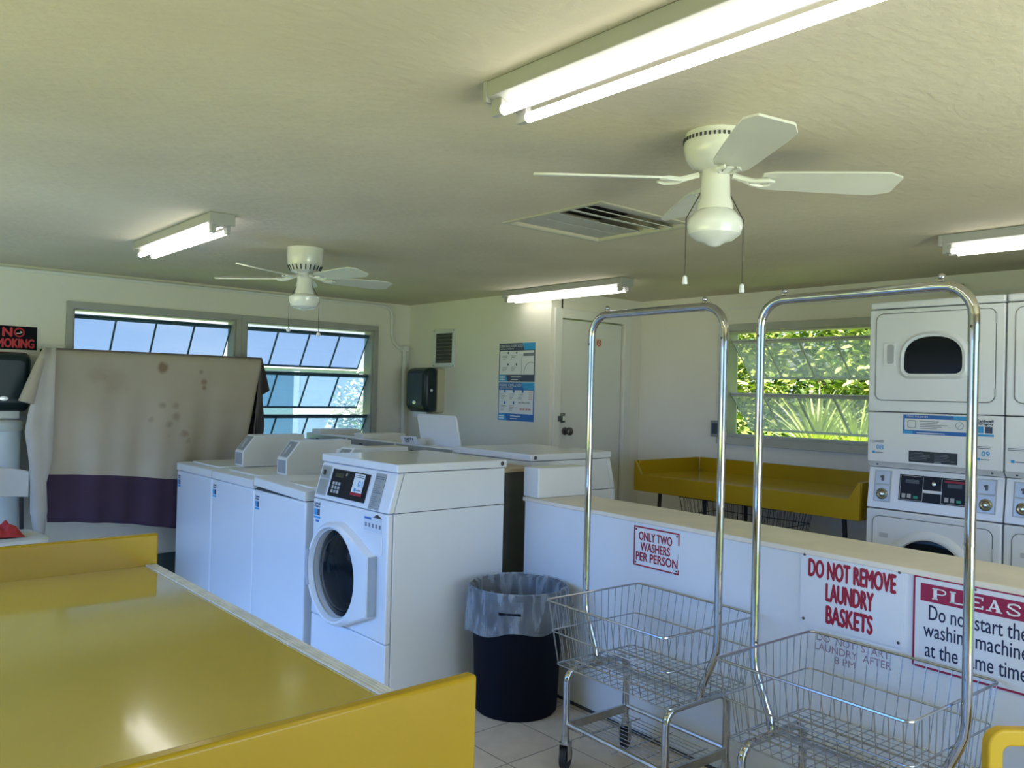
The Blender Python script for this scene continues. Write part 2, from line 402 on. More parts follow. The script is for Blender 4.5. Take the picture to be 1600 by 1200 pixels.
# half wall
HW = (2.77, 2.5, 0); HA = R(-3)
hw = sempty('wall_half', HW, HA)
MB().box(0, .335, -4.1, .615, 0, .905).build('half_wall_body', HALFW, hw)
MB().box(-.006, .345, -4.1, .63, .905, .925).build('cap_board', CREAMCAP, hw, bevel=.004)
MB().box(-.008, 0, -4.1, .615, .0, .012).build('dark_base_joint', GAP, hw)
FHW = lambda s, z: frame((-.001, s, z), (0, -1, 0), (0, 0, 1))

# ------------------------------------------------------------------ outdoors
GRASS = mat('sunlit_grass', (.20, .33, .05), .9, var=.35, scale=5)
struct(MB().box(-40, 40, -40, 40, -.35, -.16).build('ground', GRASS))
def foliage(name, label, loc, rad, n, size, cols, cat='tree', trunk=None, seed=1):
    rnd = random.Random(seed); mb = MB()
    for i in range(n):
        while True:
            p = Vector((rnd.uniform(-1, 1), rnd.uniform(-1, 1), rnd.uniform(-1, 1)))
            if .35 < p.length < 1: break
        p = Vector((p.x*rad[0], p.y*rad[1], p.z*rad[2])); p += Vector((rnd.uniform(-1, 1), rnd.uniform(-1, 1), rnd.uniform(-1, 1)))*.12
        q = Matrix.Translation(p) @ Matrix.Rotation(rnd.uniform(0, 6.28), 4, 'Z') @ Matrix.Rotation(rnd.uniform(-1.2, 1.2), 4, 'X') @ Matrix.Rotation(rnd.uniform(-1, 1), 4, 'Y')
        s = size*rnd.uniform(.6, 1.4)
        mb.add([(-s, 0, 0), (-.3*s, -.38*s, .05*s), (.5*s, -.3*s, .05*s), (s, 0, -.1*s), (.5*s, .3*s, .05*s), (-.3*s, .38*s, .05*s)], [(0, 1, 2, 3), (0, 3, 4, 5)], q, rnd.randrange(len(cols)))
    root = thing(name, label, cat, loc)
    mb.build('leaves', cols, root)
    if trunk:
        MB().tube([(0, 0, -loc[2]-.2), (.05, .03, -rad[2]*.6), (0, 0, 0), (.06, .1, rad[2]*.5)], [.13, .11, .08, .03], 10).build('trunk', mat('bark', (.10, .075, .05), .9, var=.3, scale=14), root)
    return root
def leafm(name, c):
    m = mat(name, c, .5, var=.2, scale=3)
    m.node_tree.nodes['Principled BSDF'].inputs['Transmission Weight'].default_value = 0
    return m
LG = [leafm('leaf_lime', (.50, .60, .10)), leafm('leaf_green', (.26, .40, .05)), leafm('leaf_dark', (.06, .13, .02)), leafm('leaf_yellow', (.70, .72, .26))]
k = 0
for nm, lb, loc, rad, n, size in (
    ('leafy_tree', 'bright green leafy tree outside the right window at its left side', (9.3, 6.75, 1.9), (1.2, 1.15, 1.7), 9000, .055),
    ('leafy_tree', 'bright green leafy tree outside the right window behind the spiky plant', (9.7, 4.25, 1.9), (1.1, 1.1, 1.8), 9000, .055),
    ('leafy_tree', 'darker green leafy tree outside the right window beside the dryers', (8.6, 2.2, 1.6), (1.1, 1.0, 1.7), 7000, .055),
    ('leafy_tree', 'tall dark tree far behind the other trees outside the right window', (12.8, 7.0, 2.4), (1.5, 3.4, 2.6), 6500, .11)):
    cols = LG if k < 2 else ([LG[1], LG[2], LG[0]] if k == 2 else [LG[1], LG[2]])
    foliage(nm, lb, loc, rad, n, size, cols, 'tree', True, seed=11+k); k += 1
foliage('low_shrub', 'dark low shrub outside below the left corner of the right window', (7.4, 4.75, .55), (.6, .6, .6), 900, .07, [LG[1], LG[2]], 'shrub', None, 31)
def spiky(label, loc, n, ln, seed):
    rnd = random.Random(seed); mb = MB()
    for i in range(n):
        a = rnd.uniform(0, 2*PI); el = R(rnd.uniform(28, 84)); L = ln*rnd.uniform(.75, 1.15); wd = .017
        d = Vector((math.cos(a), math.sin(a), 0)); sd = Vector((-math.sin(a), math.cos(a), 0)); vs = []; fs = []
        for j in range(6):
            tt = j/5; p = d*(L*tt*math.cos(el)+.12*L*tt*tt)+Vector((0, 0, L*tt*math.sin(el)-.22*L*tt*tt))
            ww = wd*(1-tt)**.7+.001
            vs += [p-sd*ww, p+sd*ww]
            if j: fs.append((2*j-2, 2*j-1, 2*j+1, 2*j))
        mb.add(vs, fs, None, rnd.randrange(2))
    root = thing('spiky_plant', label, 'plant', loc)
    mb.build('blades', [leafm('blade_lime', (.66, .78, .20)), leafm('blade_pale', (.72, .80, .36))], root)
    MB().tube([(0, 0, -loc[2]-.16), (0, 0, .03)], [.06, .05], 10).build('stem', mat('bark', (.1, .07, .05)), root)
spiky('lime green spiky plant with long radiating blades seen through middle of right window', (6.7, 3.68, .92), 130, .80, 5)
spiky('lime green spiky plant right at the dryer side of the right window', (6.7, 3.30, .92), 90, .72, 6)
# neighbour house seen through the far windows
nb = thing('neighbour_house', 'pale house wall with dark doorway outside the far windows', 'house', (4.9, 11.3, 0))
MB().box(-1.9, 5.0, 0, .2, -.2, 1.72).build('wall', mat('house_pale', (.42, .50, .56), .7, var=.05), nb)
MB().box(-2.0, 5.1, -.03, .25, 1.72, 1.76).build('eave', mat('house_eave', (.75, .78, .80), .6), nb)
MB().box(.05, .60, -.02, .0, -.2, 1.66).build('doorway', mat('house_door', (.10, .20, .28), .5), nb)
MB().box(-.08, .04, -.03, .0, -.2, 1.68).box(.61, .70, -.03, .0, -.2, 1.68).build('door_trim', mat('house_trim', (.55, .62, .66), .6), nb)
MB().box(-1.5, -.5, -.03, 0, .9, 1.5).build('window_panel', mat('house_window', (.20, .32, .42), .2), nb)
foliage('pale_shrub', 'shrub painted sunlit-pale outside the far window beside the house door', (6.2, 10.3, .95), (.55, .4, .65), 2200, .05, [leafm('leaf_sunlit_pale', (.82, .86, .84)), leafm('leaf_sunlit_silver', (.70, .78, .78))], 'shrub', True, 41)  # strong sunlight is put into the near-white leaf colours

# ------------------------------------------------------------------ ceiling things
def strip_light(label, x0, y0, y1, wd=.115, caps=True):
    root = thing('fluorescent_light', label, 'ceiling light', (x0, y0, ZC), 0, 'fluorescent strip lights')
    L = y1-y0; hz = -.05
    b = MB(); b.prism([(0, -.001), (wd, -.001), (wd, -.040), (wd*.62, hz-.010), (wd*.38, hz-.010), (0, -.040)], 0, L, 'y')
    b.build('housing', HOUSING, root, bevel=.002)
    for xx in (.022, wd-.022):
        tb = MB().tube([(xx, .050, hz-.026), (xx, L-.050, hz-.026)], .0128, 14)
        tb.build('tube', TUBE, root)
    for yy in (0, L):
        e = MB(); s0, s1 = (yy-.002, yy+.012) if yy == 0 else (yy-.012, yy+.002)
        e.box(-.003, wd+.003, s0, s1, -.052, -.0005)
        yc = yy+.022 if yy == 0 else yy-.022
        for xx in (.022, wd-.022): e.box(xx-.009, xx+.009, yc-.010, yc+.028 if yy == 0 else yc+.010, hz-.036, -.045) if yy == 0 else e.box(xx-.009, xx+.009, yc-.028, yc+.010, hz-.036, -.045)
        e.build('end_cap', HOUSING, root, bevel=.002)
    return root
strip_light('long twin-tube fluorescent strip light nearest the camera at the top', 1.262, .34, 1.59, .125)
strip_light('twin-tube fluorescent strip light at upper left near the far windows', 1.352, 3.62, 4.72, .11)
strip_light('twin-tube fluorescent strip light beside the posters, above the door corner', 4.02, 3.585, 4.785, .115)
strip_light('twin-tube fluorescent strip light above the dryers at the right edge', 3.925, .36, 1.58, .115)

def blade_mesh(R0, R1, wd):
    mb = MB(); pts = []
    prof = [(R0, .040), (R0+.03, .050), (R0+.12, .056), (R1-.09, .066), (R1-.045, .066), (R1-.004, .046), (R1, .042)]
    up = [(r, h*wd/.066) for r, h in prof]; poly = up+[(r, -h) for r, h in reversed(up)]
    mb.prism(poly, -.003, .003, 'z')
    return mb
def fan(label, loc, rot, nb_, zb, rad, style):
    root = thing('ceiling_fan', label, 'ceiling fan', loc, 0, 'ceiling fans')
    hub = MB()
    if style == 0: prof = [(.088, 0), (.092, -.02), (.093, -.045), (.086, -.075), (.066, -.098), (.04, -.108)]
    else: prof = [(.098, 0), (.098, -.05), (.093, -.095), (.078, -.125), (.05, -.138)]
    hub.lathe(prof, 40); hub.build('motor_housing', FANW, root)
    v = MB()
    nv, zz, rr_ = (44, -.022, .0925) if style == 0 else (22, -.112, .086)
    for i in range(nv):
        a = 2*PI*i/nv; M = Matrix.Rotation(a, 4, 'Z')
        if style == 0: v.box(rr_-.002, rr_+.0025, -.0028, .0028, zz-.005, zz+.005, M)
        else: v.tube([(.093, 0, -.098), (.080, 0, -.124)], .0035, 5, M=M)
    v.build('vent_slots', GAP, root)
    for i in range(nb_):
        a = rot+2*PI*i/nb_
        M = Matrix.Rotation(a, 4, 'Z') @ Matrix.Translation((0, 0, zb))
        ir = MB()
        z0 = -.012 if style == 0 else .0
        for sgn in (-1, 1):
            ir.tube([(.05, 0, .012), (.085, .004*sgn, .002), (.11, .018*sgn, -.006), (.145, .030*sgn, -.006), (.165, .018*sgn, -.006)], [.009, .008, .007, .007, .005], 6, M=M)
        ir.box(.10, .155, -.010, .010, -.008, -.003, M)
        arm = ir.build('blade_bracket', FANW, root)
        T = M @ Matrix.Translation((0, 0, .001)) @ Matrix.Rotation(R(-13), 4, 'X')
        bl = blade_mesh(.13, rad, .066); bl.v = [T @ p for p in bl.v]
        bl.build('blade', BLADE, root)
    zt = zb-.006
    lk = MB(); lk.lathe([(.040, zb+.03), (.042, zt-.015), (.044, zt-.05), (.051, zt-.068), (.052, zt-.085)], 28); lk.build('light_kit', FANW, root)
    g = MB(); g.lathe([(.050, zt-.080), (.072, zt-.088), (.083, zt-.098), (.083, zt-.122), (.070, zt-.150), (.052, zt-.160), (.03, zt-.163), (.012, zt-.170), (.003, zt-.172)] if style else [(.046, zt-.082), (.062, zt-.092), (.078, zt-.115), (.081, zt-.132), (.074, zt-.155), (.052, zt-.172), (.03, zt-.178), (.018, zt-.186), (.004, zt-.19)], 32); g.build('lamp_globe', GLOBE, root)
    for sgn, ln in ((-1, .15), (1, .17)):
        ang = YAW
        dx, dy = sgn*math.cos(ang)*.04, -sgn*math.sin(ang)*.04
        ex, ey = sgn*math.cos(ang)*.083, -sgn*math.sin(ang)*.083
        ch = MB(); zb2 = zt-.125-ln
        ch.tube([(dx, dy, zt-.03), ((dx+ex)/2, (dy+ey)/2, zt-.07), (ex, ey, zt-.11), (ex, ey, zb2)], .0016, 5)
        c = ch.build('pull_chain', CHAIN, root)
        f = MB()
        if style == 0: f.lathe([(.002, 0), (.006, -.004), (.008, -.022), (.007, -.026)], 12, Matrix.Translation((ex, ey, zb2)))
        else: f.ball((ex, ey, zb2-.006), .012)
        f.build('pull_knob', PAPER, c)
    return root
fan('near four-blade white ceiling fan with globe lamp beside the ceiling shutter', (2.0, 1.43, ZC), R(50), 4, -.132, .53, 0)
fan('far five-blade white ceiling fan with globe lamp in front of the far windows', (2.10, 4.20, ZC), R(-10), 5, -.165, .50, 1)

# attic shutter in the ceiling
sh = thing('ceiling_shutter', 'square louvred attic shutter set in the ceiling beside the near fan', 'ceiling vent', (hx0, hy0, ZC))
W_, D_ = hx1-hx0, hy1-hy0
f = MB()
f.box(-.022, W_+.022, -.022, 0, -.006, 0).box(-.022, W_+.022, D_, D_+.022, -.006, 0).box(-.022, 0, 0, D_, -.006, 0).box(W_, W_+.022, 0, D_, -.006, 0)
f.build('frame', mat('shutter_frame', (.50, .49, .38), .6), sh)
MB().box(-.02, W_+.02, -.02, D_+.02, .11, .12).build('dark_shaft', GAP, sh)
SL = mat('shutter_slat', (.44, .45, .40), .5, var=.1)
for (ya, yb, tilt) in ((D_-.006, D_-.135, 0), (D_-.137, D_-.265, 2), (D_-.305, D_-.385, 14), (D_-.39, D_-.46, 18), (D_-.465, D_-.56, 6)):
    M = Matrix.Translation((0, (ya+yb)/2, .012)) @ Matrix.Rotation(R(tilt), 4, 'X')
    h = (ya-yb)/2
    MB().box(.004, W_-.004, -h, h, -.002, .002, M).build('slat', SL, sh)
# conduit along the far wall
pc = MB()
pc.tube([(XL+.05, Y1-.018, 2.19), (3.88, Y1-.018, 2.19), (3.94, Y1-.018, 2.183), (3.985, Y1-.018, 2.15), (4.0, Y1-.018, 2.10), (4.0, Y1-.018, 1.94), (4.015, Y1-.018, 1.88), (4.06, Y1-.018, 1.835), (4.12, Y1-.018, 1.82), (4.16, Y1-.018, 1.82)], .013, 10)
pt = thing('conduit_pipe', 'white painted conduit running along far wall top then down the corner', 'pipe', (0, 0, 0))
pc.build('upper_run', TRIMW, pt)
MB().tube([(4.13, Y1-.03, 1.815), (4.13, Y1-.03, .05)], .018, 12).build('down_pipe', TRIMW, pt)
MB().box(4.105, 4.165, Y1-.052, Y1-.004, 1.795, 1.845).build('elbow_box', TRIMW, pt, bevel=.003)
vt = MB().box(X4-.04, X4-.005, 1.95, 1.985, 2.10, 2.16).tube([(X4-.02, 1.93, 2.12), (X4-.02, 2.02, 2.12)], .008, 8).build('wall_bracket', mat('bracket_tan', (.35, .30, .2), .5), None)
tag(vt, 'small tan metal bracket high on right wall above the dryers', 'bracket')
ob = thing('outlet_box', 'grey metal electrical box at the left edge of the right window', 'electrical box', (X4, 3.655, 1.16))
MB().box(-.05, -.001, -.04, .04, 0, .12).build('box', mat('galv_grey', (.30, .31, .30), .45, .5), ob, bevel=.003)
MB().box(-.056, -.05, -.022, .022, .02, .10).build('face', mat('outlet_dark', (.05, .07, .10), .4), ob)
for z in (.045, .078):
    pass

# ------------------------------------------------------------------ wall things
def vent():
    root = thing('wall_vent', 'white-framed louvred vent grille on the wall above the paper towel dispenser', 'vent', (X2, 5.60, 1.655))
    w_, h_ = .31, .325
    f = MB(); f.box(-.012, 0, 0, w_, 0, .035).box(-.012, 0, 0, w_, h_-.035, h_).box(-.012, 0, 0, .035, .035, h_-.035).box(-.012, 0, w_-.035, w_, .035, h_-.035)
    f.build('frame', mat('vent_frame', (.72, .73, .70), .4, .2), root, bevel=.002)
    MB().box(-.003, -.001, .03, w_-.03, .03, h_-.03).build('backing', GAP, root)
    for i in range(8):
        z = .045+i*.031
        MB().box(-.012, .008, .035, w_-.035, -.001, .001, Matrix.Translation((-.004, 0, z+.008)) @ Matrix.Rotation(R(-32), 4, 'Y')).build('louvre', mat('louvre_metal', (.34, .34, .31), .4, .5), root)
    s = MB()
    for a in (.012, w_-.012):
        for b_ in (.012, h_-.012): s.ball((-.012, a, b_), .005)
    s.build('screws', CHAIN, root)
vent()
def towel(label, M4, loc, rz):
    root = thing('paper_towel_dispenser', label, 'paper towel dispenser', loc, rz, 'paper towel dispensers')
    # local: wall at y=0, front towards -y, x width
    MB().prism(rrect(-.15, .15, 0, .38, .02), -.075, -.001, 'y').build('back_case', BEIGEP, root)
    prof = [(-.075, .0), (-.075, .385), (-.13, .385), (-.175, .372), (-.20, .345), (-.205, .31), (-.205, .06), (-.17, .0)]
    b = MB(); b.prism(prof, -.152, .152, 'x'); b.build('cover', DTEAL, root, bevel=.034)
    MB().prism(rrect(-.11, .11, .06, .33, .025), -.2085, -.203, 'y').build('window_panel', mat('smoke_panel', (.028, .044, .052), .35, spec=.25), root)
    MB().lathe([(.022, 0), (.02, .004), (.001, .006)], 20, frame((0, -.2085, .085), (1, 0, 0), (0, 0, 1)) @ Matrix.Diagonal((1.2, .7, 1, 1))).build('oval_badge', mat('badge_silver', (.7, .72, .72), .25, .6), root)
    MB().ball((.153, -.14, .19), .012).build('lock_button', PAPER, root)
    p = MB(); p.box(-.10, .10, -.150, -.146, -.045, .02); p.build('paper_towel', PAPER, root)
    return root
towel('dark paper towel dispenser with beige case under the wall vent', None, (X2, 5.89, 1.262), R(-90))
towel('dark paper towel dispenser under the no smoking sign at left edge', None, (.99, Y1, 1.25), 0)

def poster(label, z0, z1, top, foot, title, sub, kind):
    root = thing('wall_poster', label, 'poster', (X2, 4.805, z0), 0, 'laundry instruction posters')
    w_, h_ = .42, z1-z0
    F = frame((-.0005, 0, 0), (0, -1, 0), (0, 0, 1))
    MB().box(-w_/2, w_/2, 0, h_, 0, .0015, F).build('border_sheet', top, root)
    MB().box(-w_/2+.010, w_/2-.010, .055, h_-.06, .0015, .0022, F).build('paper', PAPER, root)
    hb = MB(); hb.prism([(w_/2-.12, h_-.055), (w_/2, h_-.055), (w_/2, h_), (w_/2-.145, h_)], .0016, .0024, 'z', F); hb.build('header_accent', CYAN, root)
    fb = MB(); fb.prism([(-w_/2, 0), (-w_/2+.11, 0), (-w_/2+.085, .052), (-w_/2, .052)], .0016, .0024, 'z', F); fb.build('footer_accent', CYAN, root)
    lt = MB(); letter(lt, title, .27, .022, F, -.065, h_-.022, z=.0027); letter(lt, sub, .16, .010, F, -.115, h_-.045, z=.0027)
    for i in range(2): lt.box(-w_/2+.012, -w_/2+.075, .012+i*.018, .022+i*.018, .0027, .003, F)
    for i in range(2): lt.box(-.06, .02+.04*i, .014+i*.02, .020+i*.02, .0027, .003, F)
    lt.build('title_lettering', PAPER, root)
    d = MB(); acc = MB(); pk = MB()
    if kind == 0:
        for ix in range(2):
            for iy in range(2):
                cx, cy = -.13+ix*.10, .20-iy*.09
                for j in range(3): d.box(cx-.035, cx+.025-.01*j, cy-.012*j, cy-.012*j+.003, .0024, .0028, F)
                acc.lathe([(.009, .0024), (.009, .003)], 12, F @ Matrix.Translation((cx+.03, cy+.025, 0)))
        d.tube([(.205, .065+.105*1, .0028)]+[(.165+.0*a+.075*math.cos(a)*1.0, .065+.085*math.sin(a), .0028) for a in [R(60+i*12) for i in range(11)]], .0018, 4, M=F)
        d.tube([(.062, .057, .0028), (.062, .185, .0028), (.075, .2, .0028)], .0015, 4, M=F)
        d.box(.08, .198, .198, .222, .0024, .003, F)
    else:
        for ix in range(3):
            for iy in range(2):
                cx, cy = -.15+ix*.105, .205-iy*.09
                if ix == 2 and iy == 1: continue
                for j in range(4): d.box(cx-.03, cx+.03-.008*j, cy-.012*j, cy-.012*j+.003, .0024, .0028, F)
                acc.box(cx+.012, cx+.03, cy+.012, cy+.035, .0024, .003, F)
        for j in range(5): pk.box(.15, .192, .165+.014*j, .170+.014*j, .0024, .0028, F)
        letter(d, 'BEST PRACTICES', .13, .012, F, .10, .142, bold=.0006, z=.0026)
        for j in range(4): pk.box(.05+.033*j, .075+.033*j, .085, .100, .0024, .0028, F)
    d.build('ink_drawings', INK, root); acc.build('colour_icons', BLUE if kind else SLATE, root)
    if kind: pk.build('pink_icons', PINKINK, root)
poster('upper blue and slate laundry room instruction poster on the middle wall', 1.535, 1.835, SLATE, SLATE, 'OPERATING LAUNDRY ROOM', 'LAUNDRY INSTRUCTIONS', 0)
poster('lower all-blue washing instruction poster on the middle wall', 1.232, 1.530, BLUE, BLUE, 'WASHING YOUR LAUNDRY', 'HELPFUL INSTRUCTIONS', 1)

s = thing('no_smoking_sign', 'black no smoking sign with red letters on the far wall at left edge', 'sign', (1.068, Y1-.002, 1.735))
F = frame((0, -.001, 0), (1, 0, 0), (0, 0, 1))
MB().box(-.140, .138, -.078, .078, -.002, .0015, F).build('panel', BLACK, s)
l = MB(); letter(l, 'N', .052, .055, F, -.036, .036, bold=.004, z=.002); letter(l, 'SMOKING', .240, .058, F, -.0, -.036, bold=.003, z=.002)
l.tube([(.033+.027*math.cos(a), .036+.027*math.sin(a), .003) for a in [2*PI*i/24 for i in range(24)]], .005, 6, closed=True, M=F)
l.build('red_lettering', mat('sign_bright_red', (.62, .02, .03), .5, var=0), s)
l = MB(); l.box(.016, .038, .027, .032, .002, .0035, F); l.prism([(.036, .048), (.052, .038), (.036, .028), (.041, .038)], .002, .0035, 'z', F)
l.build('cigarette_emblem', PAPER, s)

# ------------------------------------------------------------------ signs on the half wall
def hw_pt(s_, z, off=0):
    a = R(3); return (HW[0]+math.sin(a)*s_-math.cos(a)*off, HW[1]+math.cos(a)*s_+math.sin(a)*off, z)
def hw_sign(name, label, s_mid, z_mid):
    return thing(name, label, 'sign', hw_pt(s_mid, z_mid, .001), HA)
FS = frame((0, 0, 0), (0, -1, 0), (0, 0, 1))
# only two washers
s = hw_sign('rule_sign', 'small cracked red-bordered sign about two washers per person on half wall', -.274, .806)
w_, h_ = .254, .170
sp = [(-w_/2, -h_/2), (w_/2-.035, -h_/2), (w_/2-.022, -h_/2+.018), (w_/2, -h_/2), (w_/2, h_/2), (-w_/2, h_/2)]
MB().prism([(-w_/2, -h_/2), (w_/2, -h_/2), (w_/2, h_/2), (-w_/2, h_/2)], 0, .003, 'z', FS).build('panel', SIGNW, s)
b = MB(); e = .006
b.box(-w_/2, w_/2, h_/2-e, h_/2, .003, .0042, FS).box(-w_/2, w_/2-.035, -h_/2, -h_/2+e, .003, .0042, FS).box(w_/2-.028, w_/2, -h_/2, -h_/2+e, .003, .0042, FS)
b.box(-w_/2, -w_/2+e, -h_/2+e, h_/2-e, .003, .0042, FS).box(w_/2-e, w_/2, h_/2-.05, h_/2-e, .003, .0042, FS).box(w_/2-e, w_/2, -h_/2+e, -h_/2+.02, .003, .0042, FS)
b.build('red_border', RED, s)
l = MB(); letter(l, 'ONLY TWO', .185, .036, FS, -.005, .045, bold=.0012, z=.0038); letter(l, 'WASHERS', .165, .036, FS, -.005, .001, bold=.0012, z=.0038); letter(l, 'PER PERSON', .232, .036, FS, .003, -.043, bold=.0012, z=.0038)
l.build('red_lettering', RED, s)
MB().tube([(w_/2-.036, -h_/2, .0035), (w_/2-.026, -h_/2+.018, .0035), (w_/2-.012, -h_/2+.03, .0035), (w_/2-.004, -.0, .0035)], .0007, 4, M=FS).build('crack', INK, s)
l = MB()
for a in (-1, 1):
    for b_ in (-1, 1): l.ball((a*(w_/2-.013), b_*(h_/2-.014), .004), .004, M=FS)
l.build('screws', CHAIN, s)
# do not remove baskets
s = hw_sign('rule_sign', 'large white sign with red letters forbidding removal of laundry baskets', -1.145, .792)
w_, h_ = .372, .258
MB().prism(rrect(-w_/2, w_/2, -h_/2, h_/2, .012), 0, .003, 'z', FS).build('panel', SIGNW, s)
l = MB(); letter(l, 'DO NOT REMOVE', .312, .060, FS, .003, .072, bold=.0026, z=.0036); letter(l, 'LAUNDRY', .170, .060, FS, 0, -.003, bold=.0026, z=.0036); letter(l, 'BASKETS', .166, .060, FS, 0, -.079, bold=.0026, z=.0036)
l.build('red_lettering', RED, s)
l = MB()
for a in (-1, 1):
    for b_ in (-1, 1): l.ball((a*(w_/2-.015), b_*(h_/2-.016), .003), .005, M=FS)
l.build('screws', CHAIN, s)
# no laundry after 8 pm
s = hw_sign('rule_sign', 'faded pale sign with thin letters about laundry start hours, behind right cart', -1.158, .592)
MB().box(-.16, .16, -.057, .057, 0, .002, FS).build('panel', HALFW, s)
l = MB(); letter(l, 'DO  NOT  START', .26, .024, FS, -.0, .036, z=.0026); letter(l, 'LAUNDRY  AFTER', .275, .025, FS, .0, .004, z=.0026); letter(l, '8 PM', .075, .024, FS, -.025, -.028, z=.0026)
l.build('faded_lettering', mat('faded_ink', (.32, .18, .24), .6), s)
# please sign
s = hw_sign('rule_sign', 'wide crimson-bordered please sign about washing machines, rightmost on half wall', -1.548, .765)
w_, h_ = .373, .288
MB().prism(rrect(-w_/2, w_/2, -h_/2, h_/2, .008), 0, .004, 'z', FS).build('panel', CRIM, s)
MB().prism(rrect(-w_/2+.007, w_/2-.007, -h_/2+.007, h_/2-.007, .004), .004, .0048, 'z', FS).build('pale_face', PALESIGN, s)
MB().box(-w_/2+.024, w_/2-.024, h_/2-.077, h_/2-.022, .0048, .0056, FS).build('crimson_banner', CRIM, s)
l = MB()
def serif(ch, cx, wd, hh, cy):
    x0, x1, y0, y1 = cx-wd/2, cx+wd/2, cy-hh/2, cy+hh/2; st = wd*.24; sf = hh*.12
    z0_, z1_ = .0058, .0066
    def bb(a, b_, c, d): l.box(a, b_, c, d, z0_, z1_, FS)
    if ch in 'PLE':
        bb(x0+wd*.08, x0+wd*.08+st, y0, y1); bb(x0, x0+wd*.40, y0, y0+sf); bb(x0, x0+wd*.40, y1-sf, y1)
    if ch == 'P':
        pts = [(x0+wd*.3, y1-sf*.5), (x0+wd*.68, y1-sf*.5), (x0+wd*.9, y1-hh*.18), (x0+wd*.9, y1-hh*.36), (x0+wd*.68, y1-hh*.5), (x0+wd*.3, y1-hh*.5)]
        for p, q in zip(pts, pts[1:]): l.tube([(p[0], p[1], .0062), (q[0], q[1], .0062)], hh*.055, 6, M=FS)
    if ch == 'L': bb(x0, x1, y0, y0+sf); bb(x1-sf*1.1, x1, y0, y0+hh*.34)
    if ch == 'E':
        bb(x0, x1, y0, y0+sf); bb(x0, x1, y1-sf, y1); bb(x0+.08*wd, x0+wd*.75, cy-sf/2, cy+sf/2); bb(x1-sf, x1, y0, y0+hh*.3); bb(x1-sf, x1, y1-hh*.3, y1)
    if ch == 'A':
        l.prism([(x0+wd*.1, y0), (x0+wd*.22, y0), (cx+wd*.02, y1-hh*.15), (cx-wd*.02, y1)], z0_, z1_, 'z', FS)
        l.prism([(cx-wd*.08, y1), (cx+wd*.08, y1), (x1-wd*.05, y0), (x1-wd*.32, y0)], z0_, z1_+.0001, 'z', FS)
        bb(x0+wd*.25, x1-wd*.25, y0+hh*.27, y0+hh*.27+sf*.8); bb(x0, x0+wd*.34, y0, y0+sf*.8); bb(x1-wd*.4, x1, y0, y0+sf*.8)
    if ch == 'S':
        pts = [(x1-wd*.12, y1-hh*.30), (x1-wd*.2, y1-hh*.1), (cx, y1-hh*.05), (x0+wd*.2, y1-hh*.15), (x0+wd*.16, y1-hh*.32), (cx, cy), (x1-wd*.14, y0+hh*.3), (x1-wd*.2, y0+hh*.13), (cx, y0+hh*.05), (x0+wd*.2, y0+hh*.1), (x0+wd*.1, y0+hh*.3)]
        for p, q in zip(pts, pts[1:]): l.tube([(p[0], p[1], .0062), (q[0], q[1], .0062)], hh*.075, 6, M=FS)
xx = -.126
for ch in 'PLEASE':
    serif(ch, xx+.022, .044, .036, h_/2-.049); xx += .0525
l.build('white_lettering', PAPER, s)
l = MB(); letter(l, 'Do not start the', .280, .046, FS, .004, .034, bold=.0004, z=.0052); letter(l, 'washing machines', .315, .058, FS, .006, -.028, bold=.0004, z=.0052); letter(l, 'at the same time', .290, .046, FS, -.001, -.082, bold=.0004, z=.0052)
l.build('navy_lettering', NAVY, s)
l = MB(); l.ball((0, h_/2-.012, .005), .004, M=FS); l.build('screw', CHAIN, s)

def lerp(a, b, t): return a+(b-a)*t
# ------------------------------------------------------------------ machines (local: front faces -y, x left to right seen from the front)
FM = lambda x, z, y=0: frame((x, y-.0005, z), (1, 0, 0), (0, 0, 1))
def logo_sticker(parent, x, z, w_, h_, y=0, name='maker_sticker', M=None):
    F = M or FM(x, z, y)
    st = MB().box(-w_/2, w_/2, -h_/2, h_/2, 0, .0006, F).build(name, PAPER, parent)
    l = MB(); letter(l, 'Caldwell', w_*.92, h_*.15, F, 0, h_*.40, bold=w_*.012, z=.0010); letter(l, '&Gregory', w_*.92, h_*.15, F, 0, h_*.22, bold=w_*.012, z=.0010)
    l.box(.02*w_, .42*w_, -h_*.30, h_*.08, .0009, .0012, F)
    l.build('dark_print', SLATE, st)
    c = MB().box(-.48*w_, -.05*w_, -h_*.30, h_*.08, .0009, .0012, F).box(-.5*w_, .5*w_, -h_*.48, -h_*.36, .0009, .0012, F).build('blue_print', CYAN, st)
    return st
def number_sticker(parent, x, z, num, s_, y=0, M=None):
    F = M or FM(x, z, y)
    st = MB().box(-.5*s_, .5*s_, -.45*s_, .5*s_, 0, .0005, F).build('number_sticker', PAPER, parent)
    l = MB()
    if num: letter(l, num, .44*s_, .30*s_, F, .20*s_, 0, bold=.006*s_, z=.0009)
    l.box(-.28*s_, -.10*s_, -.40*s_, -.24*s_, .0008, .0011, F)
    l.build('blue_number', CYAN, st)
    g = MB()
    for i in range(2): g.box(-.45*s_, .45*s_, .30*s_+i*.09*s_, .34*s_+i*.09*s_, .0008, .0011, F)
    g.box(-.08*s_, .40*s_, -.36*s_, -.31*s_, .0008, .0011, F)
    g.build('grey_print', INK, st)
    return st
